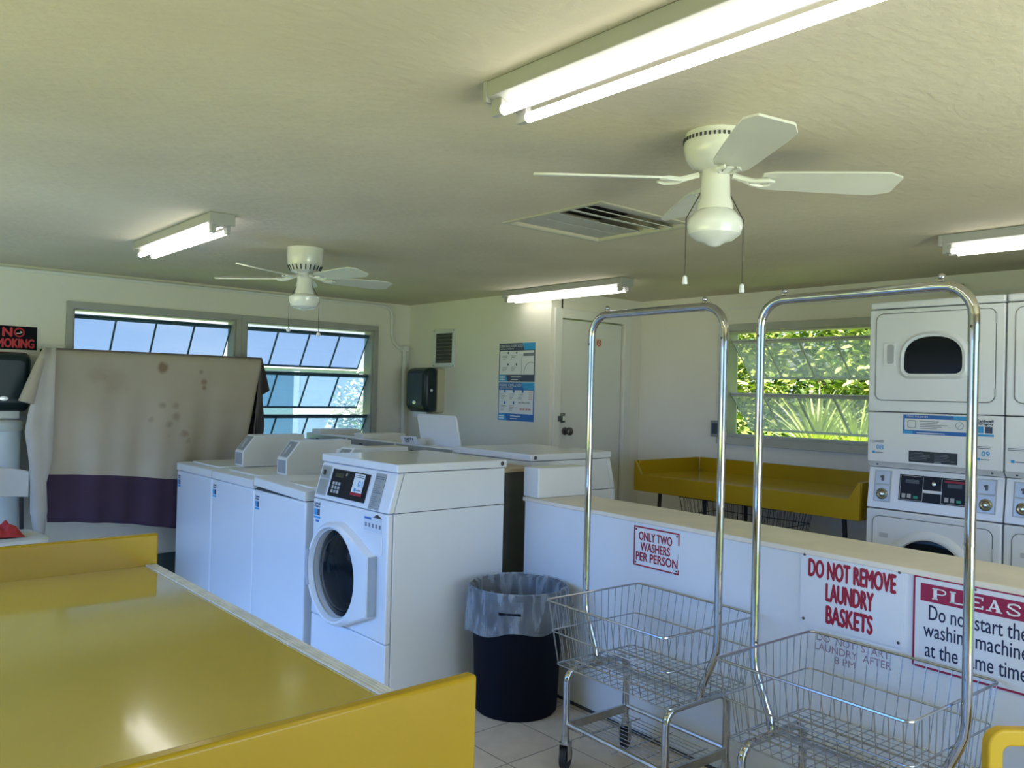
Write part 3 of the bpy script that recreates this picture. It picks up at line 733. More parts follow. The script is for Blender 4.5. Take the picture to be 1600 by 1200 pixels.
def coin_pair(parent, x0, x1, z0, z1, M):
    """coin slot over coin vault, recessed metal panels, in plane M (u=x, v=z)"""
    zm = (z0+z1)/2+.008
    MB().box(x0, x1, z0, z1, .0, .002, M).build('coin_recess', LGREY, parent)
    c = MB().box(x0+.006, x1-.006, zm+.004, z1-.006, .002, .005, M).build('coin_slide', STEELG, parent)
    k = MB(); k.box((x0+x1)/2-.004, (x0+x1)/2+.004, zm+.02, z1-.03, .005, .014, M); k.box((x0+x1)/2-.012, (x0+x1)/2+.001, zm+.035, zm+.045, .005, .012, M)
    k.build('coin_slot', CHAIN, c)
    v = MB().box(x0+.006, x1-.006, z0+.006, zm-.004, .002, .005, M).build('coin_vault', STEELG, parent)
    return v

def front_loader(label, loc, rz, detailed=True):
    root = thing('front_load_washer', label, 'washing machine', loc, rz, 'front-loading washers')
    W, D = .70, .68
    b = MB(); b.box(.004, W-.004, .062, D-.005, .0, 1.07); b.build('inner_chassis', GAP, root)
    MB().box(0, W, .033, D, .012, .893).build('cabinet', APPL, root, bevel=.004)
    MB().box(0, W, .0, .0305, .312, .892).build('front_panel', APPL, root, bevel=.008)
    MB().box(.001, W-.001, .002, .0305, .015, .309).build('kick_panel', APPL, root, bevel=.006)
    c = MB(); c.prism([(0, .896), (.050, 1.075), (.085, 1.075), (.035, .896)], 0, W, 'x')
    c.build('console_front', APPL, root, bevel=.007)
    c = MB(); c.prism([(.0365, .896), (.0865, 1.075), (D, 1.075), (D, .896)], 0, W, 'x')
    c.build('console_body', APPL, root, bevel=.003)
    t = MB(); t.prism(rrect(-.004, W+.004, .042, D+.012, .008), 1.078, 1.116, 'z'); t.build('top_panel', APPL, root, bevel=.006)
    k = MB()
    for xx in (-.0045, W+.0045):
        k.lathe([(.011, -.001), (.009, .003), (.001, .004)], 14, frame((xx, D-.02, 1.098), (0, 1 if xx > 0 else -1, 0), (0, 0, 1)))
    k.build('corner_screws', CHAIN, root)
    if not detailed: return root
    # console face frame: u = x, v up the slope
    th = math.atan2(.048, .174); vdir = (0, math.sin(th), math.cos(th))
    F = frame((0, 0, .898), (1, 0, 0), vdir); F = F @ Matrix.Translation((0, 0, .0008))
    coin_pair(root, .020, .110, .015, .168, F)
    cp = MB().box(.135, .485, .022, .158, 0, .005, F).build('control_panel', BLACKP, root, bevel=.002)
    k = MB()
    for ix in range(3):
        for iy in range(3): k.box(.165+ix*.028, .183+ix*.028, .040+iy*.020, .055+iy*.020, .005, .0075, F)
    k.build('keypad', GREYK, cp)
    MB().box(.17, .25, .118, .140, .005, .0058, F).build('display', mat('display_olive', (.03, .035, .025), .2), cp)
    MB().lathe([(.009, 0), (.008, .006), (.002, .007)], 14, F @ Matrix.Translation((.285, .138, .005))).build('key_switch', CHROME, cp)
    sk = number_sticker(root, 0, 0, '01', .095, M=F @ Matrix.Translation((.40, .105, .0052)))
    MB().box(-.052, .052, -.058, -.043, 0, .0007, F @ Matrix.Translation((.40, .105, .0052))).build('red_stripe', RED, sk)
    pl = MB().box(.530, .615, .004, .172, 0, .003, F).build('instruction_plaque', mat('plaque_grey', (.40, .42, .42), .45, .3), root, bevel=.002)
    k = MB()
    for i in range(16):
        if i in (3, 9): continue
        k.box(.538, .538+(.07 if i in (0, 1, 8) else random.uniform(.035, .068)), .014+.0093*(15-i), .014+.0093*(15-i)+(.005 if i in (0, 1, 8) else .0025), .003, .0036, F)
    k.build('plaque_print', INK, pl)
    # door
    cx, cz, R0 = .288, .562, .248
    pts = [(R0*math.cos(2*PI*i/72), R0*math.sin(2*PI*i/72)) for i in range(72)]+[(.325, .135), (.325, -.142)]
    def hull(ps):
        ps = sorted(set((round(a, 5), round(b_, 5)) for a, b_ in ps)); lo = []; up = []
        for q in ps:
            while len(lo) > 1 and (lo[-1][0]-lo[-2][0])*(q[1]-lo[-2][1])-(lo[-1][1]-lo[-2][1])*(q[0]-lo[-2][0]) <= 0: lo.pop()
            lo.append(q)
        for q in reversed(ps):
            while len(up) > 1 and (up[-1][0]-up[-2][0])*(q[1]-up[-2][1])-(up[-1][1]-up[-2][1])*(q[0]-up[-2][0]) <= 0: up.pop()
            up.append(q)
        return lo[:-1]+up[:-1]
    h0 = hull(pts); hp_ = []
    for q0, q1 in zip(h0, h0[1:]+h0[:1]):
        k_ = max(1, int(math.hypot(q1[0]-q0[0], q1[1]-q0[1])/.016))
        hp_ += [(lerp(q0[0], q1[0], i_/k_), lerp(q0[1], q1[1], i_/k_)) for i_ in range(k_)]
    n = len(hp_)
    def ring(fr, y):
        out = []
        for (a, b_) in hp_:
            if isinstance(fr, tuple): ang = math.atan2(b_, a); a2, b2 = fr[0]*math.cos(ang), fr[0]*math.sin(ang)
            else: a2, b2 = a*fr, b_*fr
            out.append((cx+a2, y, cz+b2))
        return out
    loops = [ring(1.0, .002), ring(1.0, -.034), ring(.975, -.046), ring((.232,), -.056), ring((.222,), -.054), ring((.212,), -.030), ring((.208,), .002)]
    vs = [p for lp in loops for p in lp]; fs = []
    for i in range(len(loops)-1):
        for j in range(n): fs.append((i*n+j, i*n+(j+1) % n, (i+1)*n+(j+1) % n, (i+1)*n+j))
    d = MB().add(vs, fs).build('door', APPL, root, smooth=40)
    g = MB(); g.lathe([(.001, .035), (.08, .031), (.15, .018), (.19, -.004), (.209, -.012), (.209, -.02)], 48, frame((cx, -.012, cz), (1, 0, 0), (0, 0, 1))); g.build('door_glass', DGLASS, d)
    k = MB(); k.tube([(cx+.213*math.cos(2*PI*i/48), -.032, cz+.213*math.sin(2*PI*i/48)) for i in range(48)], .005, 6, closed=True); k.build('gasket', LGREY, d)
    k = MB(); k.box(cx+.318, cx+.332, -.040, .0, cz-.138, cz+.132); k.build('hinge', STEELG, d)
    k = MB()
    k.tube([(cx+.236*math.cos(a), -.050, cz+.236*math.sin(a)) for a in [R(158+i*5) for i in range(10)]], .014, 8)
    k.build('handle_recess', mat('handle_shadow_grey', (.42, .45, .48), .5), d)
    logo_sticker(root, .045, .835, .065, .085)
    MB().box(.03, .062, -.0012, .0, .776, .786).build('blue_label', BLUE, root)
    s2 = MB().box(.50, .655, -.0015, -.0002, .80, .868).build('soap_drawer_label', mat('label_pale', (.70, .74, .78), .4), root)
    k = MB(); k.box(.505, .565, -.0022, -.0015, .855, .864); k.build('blue_heading', BLUE, s2)
    k = MB(); k.prism([(.58, .868), (.655, .868), (.615, .885)], -.003, -.0003, 'y'); k.build('arrow_flap', CHAIN, root)
    k = MB()
    for i in range(5): k.box(.512+.03*i, .526+.03*i, -.0022, -.0015, .82, .838)
    k.build('icon_print', INK, s2)
    MB().prism(rrect(.50, .665, .70, .795, .015), -.006, -.0001, 'y').build('soap_drawer', APPL, root, bevel=.004)
    return root
front_loader('white front-loading washer with porthole door beside the trash can', (2.0, 3.837, 0), R(-90))
front_loader('white washer seen from its plain side behind the half wall', (3.72, 3.33, 0), R(90), False)

def top_loader(label, loc, rz, lid_open=False, sticker=True, ajar=False):
    root = thing('top_load_washer', label, 'washing machine', loc, rz, 'top-loading washers')
    W, D = .632, .68
    MB().box(.006, W-.006, .012, D-.006, 0, .87).build('inner_chassis', GAP, root)
    MB().box(0, W, 0, D, .012, .858).build('cabinet', APPL, root, bevel=.010)
    t = MB(); t.prism([(-.005, .862), (-.005, .908), (.006, .914), (D, .918), (D, .862)], .002, W-.002, 'x')
    if ajar: t.v = [Vector((p.x, p.y, p.z+.020*(1-p.x/W)*max(0, 1-p.y/.35))) for p in t.v]
    t.build('top_panel', APPL2, root, bevel=.003)
    # lid
    if lid_open:
        M = Matrix.Translation((0, .50, .922)) @ Matrix.Rotation(R(-102), 4, 'X')
        l = MB(); l.prism(rrect(.10, W-.10, -.385, 0, .03), 0, .014, 'z', M); l.build('lid', APPL, root, bevel=.004)
        MB().prism(rrect(.10, W-.10, .12, .49, .03), .9165, .9195, 'z').build('lid_opening', GAP, root)
    else:
        l = MB(); l.prism(rrect(.07, W-.07, .07, .49, .03), .915, .926, 'z'); l.build('lid', APPL2, root, bevel=.004)
    # rear control hood
    h = MB(); h.prism([(.505, .915), (.545, 1.075), (.60, 1.098), (D, 1.098), (D, .915)], 0, W, 'x'); hd = h.build('control_hood', APPL2, root, bevel=.006)
    F = frame((.0, .505, .915), (1, 0, 0), (0, .04, .16)) @ Matrix.Translation((0, 0, .001))
    MB().box(.05, .42, .03, .14, 0, .003, F).build('control_panel', BLACKP, hd)
    bk = MB(); bk.box(.01, W-.01, D, D+.003, .90, 1.09); bk.build('hood_back', STEELG, hd)
    sl = MB()
    for xx in (.14, .42): sl.box(xx, xx+.04, D+.0035, D+.005, 1.055, 1.062)
    sl.build('back_slots', GAP, hd)
    # coin box
    x0, x1 = W-.165, W-.035
    cbm = MB(); cbm.prism([(.215, .919), (.215, 1.02), (.300, 1.128), (D-.03, 1.128), (D-.03, .919)], x0, x1, 'x'); cb_ = cbm.build('coin_box', APPL2, root, bevel=.004)
    MB().box(x0+.014, x1-.014, .213, .2155, .935, 1.012).build('vault_door', mat('recess_grey', (.40, .43, .46), .5, .2), cb_)
    F = frame((0, .215, 1.02), (1, 0, 0), (0, .085, .108)) @ Matrix.Translation((0, 0, .0002))
    cs = MB().box(x0+.014, x1-.014, .012, .125, 0, .0015, F).build('coin_slide', STEELG, cb_)
    MB().box((x0+x1)/2-.008, (x0+x1)/2+.008, .03, .10, .0015, .01, F).build('coin_slot', LGREY, cs)
    if sticker: logo_sticker(root, .045, .79, .055, .085)
    return root
top_loader('white top-loading washer directly left of the front-loading washer', (2.0, 4.556, 0), R(-90), ajar=True)
top_loader('white top-loading washer in the middle of the front row', (2.0, 5.196, 0), R(-90))
top_loader('white top-loading washer at the far left end beside the hung cloth', (2.0, 5.838, 0), R(-90))
lo = top_loader('white top-loading washer with its lid standing open in rear row', (3.72, 4.05, 0), R(90), True, False)
top_loader('white top-loading washer in rear row, left of the open-lidded one', (3.72, 4.70, 0), R(90), False, False)
top_loader('white top-loading washer in rear row nearest the far wall', (3.72, 5.35, 0), R(90), False, False)
ec = thing('paper_note', 'white paper card reading EMPTY taped on a rear washer hood', 'note', (3.03, 4.50, 1.10))
F = frame((0, 0, 0), (0, -1, .05), (-.4, 0, 1))
MB().box(-.09, .09, -.0, .055, 0, .0008, F).build('card', PAPER, ec)
l = MB(); letter(l, 'EMPTY', .10, .032, F, 0, .028, bold=.001, z=.0012); l.build('lettering', SLATE, ec)
# plumbing chase between the two rows
ch = MB(); ch.box(2.72, 3.00, 3.32, 5.95, 0, 1.03); ch2 = ch.build('pipe_chase', mat('chase_dark', (.10, .11, .11), .7, var=.2), None)
tag(ch2, 'dark boxed pipe chase standing between the two rows of washers', 'pipe chase')
cp = MB().box(2.69, 3.03, 3.29, 5.96, 1.031, 1.05).build('chase_board', mat('raw_board', (.55, .45, .33), .6, var=.15, scale=9), None, bevel=.002)
tag(cp, 'narrow tan board lying on top of the pipe chase between washers', 'board')
eb = MB().box(.0, .335, .0, .12, 0, .152).build('end_box', mat('end_box_white', (.80, .82, .82), .4, var=.02), None, bevel=.006)
eb.location = hw_pt(.525, .9255, -.01); eb.rotation_euler = (0, 0, HA)
tag(eb, 'white boxed cover standing on the far end of the half wall', 'box')

def stack(label, loc, nums, text=True):
    root = thing('stacked_washer_dryer', label, 'washer dryer', loc, R(-90), 'stacked washer dryers')
    W, D = .668, .70
    MB().box(.004, W-.004, .05, D-.004, 0, 1.98).build('inner_chassis', GAP, root)
    MB().box(0, W, 0, D, 1.952, 1.990).build('dryer_top', APPL, root, bevel=.010)
    MB().box(0, W, 0, D, 1.400, 1.947).build('dryer_front', APPL, root, bevel=.006)
    MB().box(0, W, 0, D, 1.128, 1.396).build('service_panel', APPL, root, bevel=.006)
    p = MB(); p.prism([(0, 1.128), (.035, 1.100), (D, 1.100), (D, 1.128)], 0, W, 'x'); p.build('ledge', APPL, root)
    c = MB(); c.prism([(.004, .880), (.032, 1.097), (D, 1.097), (D, .880)], 0, W, 'x'); c.build('console', APPL, root, bevel=.004)
    MB().box(0, W, 0, D, .014, .874).build('washer_front', APPL, root, bevel=.008)
    # dryer door
    F = frame((0, -.0005, 0), (1, 0, 0), (0, 0, 1))
    dd = MB().prism(rrect(.040, .628, 1.462, 1.922, .035), .0, .006, 'z', F).build('dryer_door', APPL, root, bevel=.003)
    k = MB(); loop_line(k, rrect(.039, .629, 1.461, 1.923, .036, 8), .0028, .0015, F); k.build('door_gap', mat('gap_grey', (.16, .17, .17), .6), root)
    def dshape(gr):
        x0, x1, zb, zt = .193-gr, .482+gr, 1.602-gr, 1.795+gr; cx_ = (x0+x1)/2; out = []
        r = .035+gr*.6
        for i in range(6): a = R(180+90*i/5); out.append((x0+r+r*math.cos(a), zb+r+r*math.sin(a)))
        for i in range(6): a = R(270+90*i/5); out.append((x1-r+r*math.cos(a), zb+r+r*math.sin(a)))
        zm = zb+(zt-zb)*.42
        for i in range(15):
            a = R(0+180*i/14); out.append((cx_+(x1-x0)/2*math.copysign(abs(math.cos(a))**.85, math.cos(a)), zm+(zt-zm)*abs(math.sin(a))**.85))
        return out
    o_, m_, i_ = dshape(.028), dshape(.014), dshape(0)
    vs = []; fs = []; lv = [(o_, .006), (m_, .020), (i_, .016), (i_, .004)]; n = len(o_)
    for lp, z in lv: vs += [(q[0], q[1], z) for q in lp]
    for i in range(3):
        for j in range(n): fs.append((i*n+j, i*n+(j+1) % n, (i+1)*n+(j+1) % n, (i+1)*n+j))
    MB().add(vs, fs, F).build('window_bezel', APPL, dd, smooth=50)
    MB().prism(dshape(.001), .007, .010, 'z', F).build('window_glass', DGLASS, dd)
    k = MB(); k.prism(rrect(.083, .145, 1.645, 1.768, .006), .006, .011, 'z', F); hn = k.build('door_handle', APPL, dd, bevel=.003)
    MB().prism(rrect(.103, .138, 1.655, 1.758, .012), .0112, .0125, 'z', F).build('grip_recess', mat('grip_grey', (.50, .51, .53), .5), hn)
    # labels on service panel
    bl = MB().box(.190, .520, 1.288, 1.388, 0, .0008, F).build('instruction_label', BLUE, root)
    MB().box(.198, .512, 1.308, 1.368, .0008, .0013, F).build('white_field', PAPER, bl)
    MB().box(.44, .520, 1.370, 1.388, .0008, .0013, F).box(.190, .24, 1.288, 1.304, .0008, .0013, F).build('cyan_accent', CYAN, bl)
    k = MB(); letter(k, 'USING THE DRYER', .11, .009, F, .262, 1.3785, z=.0014)
    k.box(.26, .40, 1.293, 1.297, .0009, .0013, F); k.build('white_print', PAPER, bl)
    k = MB()
    for i in range(5): k.box(.275, .275+random.uniform(.08, .15), 1.318+.009*i, 1.321+.009*i, .0013, .0017, F)
    loop_line(k, rrect(.215, .255, 1.320, 1.358, .008), .0016, .0015, F); k.tube([(.470+.018*math.cos(2*PI*i/16), 1.340+.018*math.sin(2*PI*i/16), .0015) for i in range(16)], .0014, 4, closed=True, M=F); k.tube([(.458, 1.328, .0015), (.482, 1.352, .0015)], .0012, 4, M=F)
    k.build('grey_print', INK, bl)
    bk = MB().box(.222, .462, 1.142, 1.200, 0, .0008, F).build('black_label', mat('label_black', (.02, .025, .03), .4), root)
    k = MB()
    for i in range(5):
        for x_ in (.23, .35): k.box(x_, x_+random.uniform(.06, .10), 1.155+.008*i, 1.157+.008*i, .0008, .0012, F)
    k.box(.35, .385, 1.142, 1.150, .0008, .0012, F); k.build('pale_print', INK, bk)
    number_sticker(root, .052, 1.208, nums[0], .085); number_sticker(root, .575, 1.208, nums[1], .085)
    logo_sticker(root, .585, 1.335, .085, .085)
    th = math.atan2(.028, .217); FC = frame((0, .004, .880), (1, 0, 0), (0, math.sin(th), math.cos(th))) @ Matrix.Translation((0, 0, .0008))
    for xa in (.035, .548):
        v = coin_pair(root, xa, xa+.090, .035, .205, FC)
        k = MB(); k.lathe([(.030, .005), (.030, .009), (.022, .012), (.016, .009), (.010, .012), (.003, .012)], 24, FC @ Matrix.Translation((xa+.045, .077, 0))); k.build('vault_lock', CHROME, v)
    cpn = MB().box(.168, .505, .055, .192, 0, .004, FC).build('control_panel', BLACKP, root, bevel=.002)
    k = MB()
    for xa in (.185, .40):
        for i in range(2): k.box(xa+.028*i, xa+.019+.028*i, .070, .092, .004, .006, FC)
    k.build('grey_keys', GREYK, cpn)
    k = MB()
    for xa in (.245, .458): k.box(xa, xa+.022, .070, .084, .004, .006, FC)
    k.build('green_keys', GREENB, cpn)
    k = MB(); loop_line(k, rrect(.174, .290, .060, .186, .004), .0008, .0042, FC); loop_line(k, rrect(.382, .500, .060, .186, .004), .0008, .0042, FC); k.box(.290, .385, .105, .120, .004, .0052, FC); k.build('white_trim_print', PAPER, cpn)
    MB().box(.395, .495, .168, .178, .004, .0046, FC).build('red_band', RED, cpn)
    k = MB(); k.box(.20, .27, .148, .168, .004, .0047, FC).box(.41, .48, .143, .163, .004, .0047, FC); k.build('displays', mat('display_olive', (.03, .035, .025), .2), cpn)
    MB().lathe([(.011, .004), (.010, .009), (.002, .010)], 16, FC @ Matrix.Translation((.345, .155, 0))).build('key_switch', CHROME, cpn)
    # washer door
    wd = MB().prism(rrect(.040, .628, .24, .838, .035), .0, .006, 'z', F).build('washer_door', APPL, root, bevel=.003)
    k = MB(); loop_line(k, rrect(.039, .629, .239, .839, .036, 8), .0028, .0015, F); k.build('washer_door_gap', mat('gap_grey', (.16, .17, .17)), root)
    g = MB(); G = F @ Matrix.Translation((.335, .555, .006))
    g.lathe([(.235, 0), (.228, .014), (.205, .024), (.192, .020), (.186, .004)], 48, G, cap=False); g.build('porthole_ring', APPL, wd, smooth=50)
    MB().lathe([(.190, .002), (.15, .010), (.001, .014)], 40, G).build('porthole_glass', DGLASS, wd)
    MB().prism(rrect(.078, .122, .728, .752, .004), .006, .010, 'z', F).build('latch', LGREY, wd)
    MB().box(.627, .634, .66, .75, -.002, .008, F).build('hinge', LGREY, wd)
    MB().box(.627, .634, 1.85, 1.90, -.002, .008, F).box(.627, .634, 1.49, 1.53, -.002, .008, F).build('dryer_hinges', LGREY, dd)
    k = MB()
    for xx in (.05, .618): k.ball((xx, .016, 1.116), .006)
    k.build('ledge_screws', CHAIN, root)
    return root
stack('stacked white washer and dryer whose stickers read 08 and 09', (4.41, 2.126, 0), ('08', '09'))
stack('stacked white washer and dryer cut off by the right picture edge', (4.41, 1.450, 0), ('', ''))

# ------------------------------------------------------------------ folding tables
def table_near():
    root = thing('folding_table', 'large mustard yellow folding table with raised end panels in the foreground', 'table', (-.36, 1.07, 0))
    W, L, S, T = 1.226, 1.635, .888, .985
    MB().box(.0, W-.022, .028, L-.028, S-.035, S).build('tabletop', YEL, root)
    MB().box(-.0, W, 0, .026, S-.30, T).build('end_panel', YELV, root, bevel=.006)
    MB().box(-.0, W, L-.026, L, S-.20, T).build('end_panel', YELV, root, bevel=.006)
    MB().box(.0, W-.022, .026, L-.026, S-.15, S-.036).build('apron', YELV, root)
    st = MB(); st.box(W-.022, W-.004, .027, L-.027, S-.04, S+.002)
    for i in range(4): st.box(W-.038+i*.0085, W-.032+i*.0085, .027, L-.027, S+.0005, S+.0035)
    st.build('edge_strip', STRIP, root)
    for xx in (.10, W-.14):
        for yy in (.10, L-.14): MB().box(xx, xx+.045, yy, yy+.045, 0, S-.151).build('leg', LEGB, root)
table_near()
def table_far():
    root = thing('folding_table', 'mustard yellow folding table with raised back under the right window', 'table', (4.43, 2.175, 0))
    W, L, S, T = .74, 1.62, .905, 1.0
    MB().box(.002, W-.02, .026, L-.026, S-.03, S).build('tabletop', YEL, root)
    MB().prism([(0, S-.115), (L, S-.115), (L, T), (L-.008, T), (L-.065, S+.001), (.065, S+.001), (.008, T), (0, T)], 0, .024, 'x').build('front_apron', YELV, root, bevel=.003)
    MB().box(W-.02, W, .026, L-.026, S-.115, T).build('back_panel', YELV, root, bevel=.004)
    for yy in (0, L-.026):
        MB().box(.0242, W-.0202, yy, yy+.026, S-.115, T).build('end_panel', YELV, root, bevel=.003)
    for (xx, yy, lx, ly) in ((.10, .14, 0, -.05), (.10, L-.16, 0, .05), (W-.12, .14, .0, -.03), (W-.12, L-.16, 0, .03), (.14, L*.70, 0, -.06), (W-.2, L*.66, 0, 0)):
        M = None
        MB().tube([(xx, yy, S-.031), (xx+lx, yy+ly, 0.0)], .014, 8).build('leg', LEGB, root)
    MB().box(.06, W-.06, .20, L-.2, S-.055, S-.031).build('leg_plate', LEGB, root)
table_far()

# ------------------------------------------------------------------ laundry carts
def basket_part(root, name, bx, by, tx, ty, z0, z1, nl, ns, ox=0, m=WIRE, grid=.036):
    mb = MB()
    def rect(hx, hy, z): return [(ox-hx, hy, z), (ox+hx, hy, z), (ox+hx, -hy, z), (ox-hx, -hy, z)]
    def rloop(hx, hy, z, r):
        pts = [(a+ox, b_, z) for a, b_ in rrect(-hx, hx, -hy, hy, .022, 3)]
        mb.tube(pts, r, 6, closed=True)
    rloop(tx, ty, z1, .0042)
    zm = lerp(z0, z1, .52); f = .52
    rloop(lerp(bx, tx, f), lerp(by, ty, f), zm, .0028)
    rloop(bx, by, z0, .0028)
    zl = z0+.004
    for i in range(nl):
        t_ = (i+.5)/nl*2-1
        for sg in (-1, 1): mb.tube([(ox+sg*tx, t_*ty, z1), (ox+sg*bx, t_*by, z0)], .0016, 4, cap=False)
        mb.tube([(ox-bx, t_*by, zl), (ox+bx, t_*by, zl)], .0016, 4, cap=False)
    for i in range(ns):
        t_ = (i+.5)/ns*2-1
        for sg in (-1, 1): mb.tube([(ox+t_*tx, sg*ty, z1), (ox+t_*bx, sg*by, z0)], .0016, 4, cap=False)
    k = int(2*bx/grid)
    for i in range(1, k):
        x_ = -bx+2*bx*i/k
        mb.tube([(ox+x_, -by, zl-.003), (ox+x_, by, zl-.003)], .0016, 4, cap=False)
    for x_ in (-.55, 0, .55): mb.tube([(ox+x_*bx, -by, zl-.008), (ox+x_*bx, by, zl-.008)], .0032, 6)
    return mb.build(name, m, root)
def cart(label, c):
    root = thing('laundry_cart', label, 'laundry cart', (c[0], c[1], 0), HA, 'wire laundry carts with hanging racks')
    bh, ZB = .258, .405
    basket_part(root, 'wire_basket', .215, .288, .262, .302, ZB, .655, 16, 13, ox=.02)
    # inverted-U leg frames at both ends
    lx, ly = .165, .252
    for sy in (-1, 1):
        y = sy*ly; u = []
        zt = ZB-.022
        for a in range(0, 91, 15): u.append((-lx+.05-.05*math.cos(R(a)), y, zt-.05+.05*math.sin(R(a))))
        u2 = [(-p[0], p[1], p[2]) for p in reversed(u)]
        path = [(-lx, y, .125)]+u+u2+[(lx, y, .125)]
        MB().tube(path, .0135, 12).build('leg_frame', CHROME, root)
    fr = MB()
    for sx_ in (-1, 1):
        fr.tube([(sx_*lx, -ly, .178), (sx_*lx, ly, .178)], .0095, 8)
    for sy in (-1, 1): fr.box(-lx, lx, sy*ly-.006, sy*ly+.006, .150, .182)
    fr.box(-.012, .012, -ly, ly, ZB-.022, ZB-.008)
    fr.build('base_rails', ZINC, root)
    sh_ = MB()
    for i in range(12):
        x_ = -lx+.02+(2*lx-.04)*i/11; sh_.tube([(x_, -ly, .152), (x_, ly, .152)], .0017, 4)
    for y_ in (-.17, 0, .17): sh_.tube([(-lx, y_, .149), (lx, y_, .149)], .0026, 5)
    sh_.build('bottom_shelf', WIRE, root)
    for sx_ in (-1, 1):
        for sy in (-1, 1):
            M = Matrix.Translation((sx_*lx, sy*ly, 0)) @ Matrix.Rotation(R(30 if sy > 0 else -25), 4, 'Z')
            f_ = MB()
            f_.tube([(0, 0, .105), (0, 0, .13)], .016, 10, M=M)
            f_.box(-.022, .022, -.020, -.0165, .040, .106, M).box(-.022, .022, .0165, .020, .040, .106, M).box(-.022, .022, -.0165, .0165, .100, .106, M)
            cs = f_.build('caster', ZINC, root)
            wv = MB(); wv.tube([(.008, -.013, .0455), (.008, .013, .0455)], .045, 20, M=M); wv.build('wheel', RUBBER, cs)
    # hanging rack of chromed tube
    top = 1.775; py = .332; rad = .085
    up = MB()
    for sy in (-1, 1):
        lo_ = MB()
        pts_l = [(0, sy*.262, ZB-.01), (0, sy*.268, ZB+.03), (0, sy*.315, ZB+.135), (0, sy*.328, ZB+.17), (0, sy*py, ZB+.21), (0, sy*py, 1.08)]
        lo_.tube(pts_l, .0135, 12)
        lo_.tube([(0, sy*py, 1.08), (0, sy*py, 1.62)], .0138, 12)
        lo_.tube([(0, sy*py, 1.078), (0, sy*py, 1.086)], .0148, 12)
        lo_.build('rack_pole', CHROME, root)
    arc = [(0, -py, 1.62), (0, -py, top-rad)]
    for a in range(15, 91, 15): arc.append((0, -py+rad-rad*math.cos(R(a)), top-rad+rad*math.sin(R(a))))
    arc += [(0, -p[1], p[2]) for p in reversed(arc)]
    up.tube(arc, .0150, 14)
    up.build('rack_rail', CHROME, root)
    for sy in (-1, 1):
        k = MB(); k.lathe([(.010, 0), (.010, .004), (.006, .006)], 12, Matrix.Translation((0, sy*.245, top+.013))); k.ball((0, sy*.245, top+.026), .0095); k.build('stop_knob', CHROME, root)
        MB().ball((-.012, sy*py, 1.66), .005).build('rack_bolt', CHAIN, root)
    return root
cart('wire laundry cart with tall chrome hanging rack, nearest the trash can', (2.432, 2.008))
cart('wire laundry cart with tall chrome hanging rack, in front of the basket sign', (2.372, 1.185))
dk = thing('wire_basket', 'dark wire laundry basket standing beneath the yellow table by the window', 'basket', (4.83, 3.16, 0), R(0))
basket_part(dk, 'wire_body', .20, .34, .235, .38, .50, .765, 20, 12, 0, mat('dark_wire', (.06, .065, .07), .4, .5))
k = MB()
for sx_ in (-1, 1):
    for sy in (-1, 1): k.tube([(sx_*.17, sy*.28, 0), (sx_*.17, sy*.28, .50)], .012, 8)
k.build('stand', mat('dark_wire', (.06, .065, .07)), dk)

# ------------------------------------------------------------------ trash can and liner
tcn = thing('trash_can', 'tall black round trash can between washer and half wall', 'trash can', (2.545, 2.862, 0))
b = MB(); b.lathe([(.183, .0), (.190, .008), (.200, .25), (.214, .50), (.216, .535), (.228, .540), (.230, .560), (.222, .566), (.208, .556), (.196, .25), (.18, .02)], 48); b.build('body', BLACK, tcn)
for a in (R(220), R(40)):
    MB().box(.212, .236, -.05, .05, .478, .492, Matrix.Rotation(a, 4, 'Z')).build('side_grip', BLACK, tcn, bevel=.004)
m, t, bb = node_mat('clear_liner'); LIN = m
t.nodes.clear()
tr = t.nodes.new('ShaderNodeBsdfTransparent'); tr.inputs[0].default_value = (.93, .96, .98, 1)
df = t.nodes.new('ShaderNodeBsdfPrincipled'); df.inputs['Base Color'].default_value = (.72, .80, .88, 1); df.inputs['Roughness'].default_value = .3
nn = t.nodes.new('ShaderNodeTexNoise'); nn.inputs['Scale'].default_value = 14; nn.inputs['Detail'].default_value = 5; nn.inputs['Distortion'].default_value = 1.5
co = t.nodes.new('ShaderNodeTexCoord'); mpl = t.nodes.new('ShaderNodeMapping'); mpl.inputs['Scale'].default_value = (1, 1, .28); t.links.new(co.outputs['Object'], mpl.inputs[0]); t.links.new(mpl.outputs[0], nn.inputs['Vector'])
rp = t.nodes.new('ShaderNodeValToRGB'); rp.color_ramp.elements[0].position = .38; rp.color_ramp.elements[0].color = (.16, .16, .16, 1); rp.color_ramp.elements[1].position = .72; rp.color_ramp.elements[1].color = (.46, .46, .46, 1); t.links.new(nn.outputs[0], rp.inputs[0])
bpn = t.nodes.new('ShaderNodeBump'); bpn.inputs['Strength'].default_value = .6; bpn.inputs['Distance'].default_value = .02; t.links.new(nn.outputs[0], bpn.inputs['Height']); t.links.new(bpn.outputs[0], df.inputs['Normal'])
mxs = t.nodes.new('ShaderNodeMixShader'); t.links.new(rp.outputs[0], mxs.inputs[0]); t.links.new(tr.outputs[0], mxs.inputs[1]); t.links.new(df.outputs[0], mxs.inputs[2])
oo = t.nodes.new('ShaderNodeOutputMaterial'); t.links.new(mxs.outputs[0], oo.inputs[0])
ln = MB(); n = 72; rows = []
prof = [(.160, .20), (.188, .36), (.198, .50), (.206, .555), (.226, .572), (.234, .560), (.235, .50), (.240, .44), (.243, .40)]
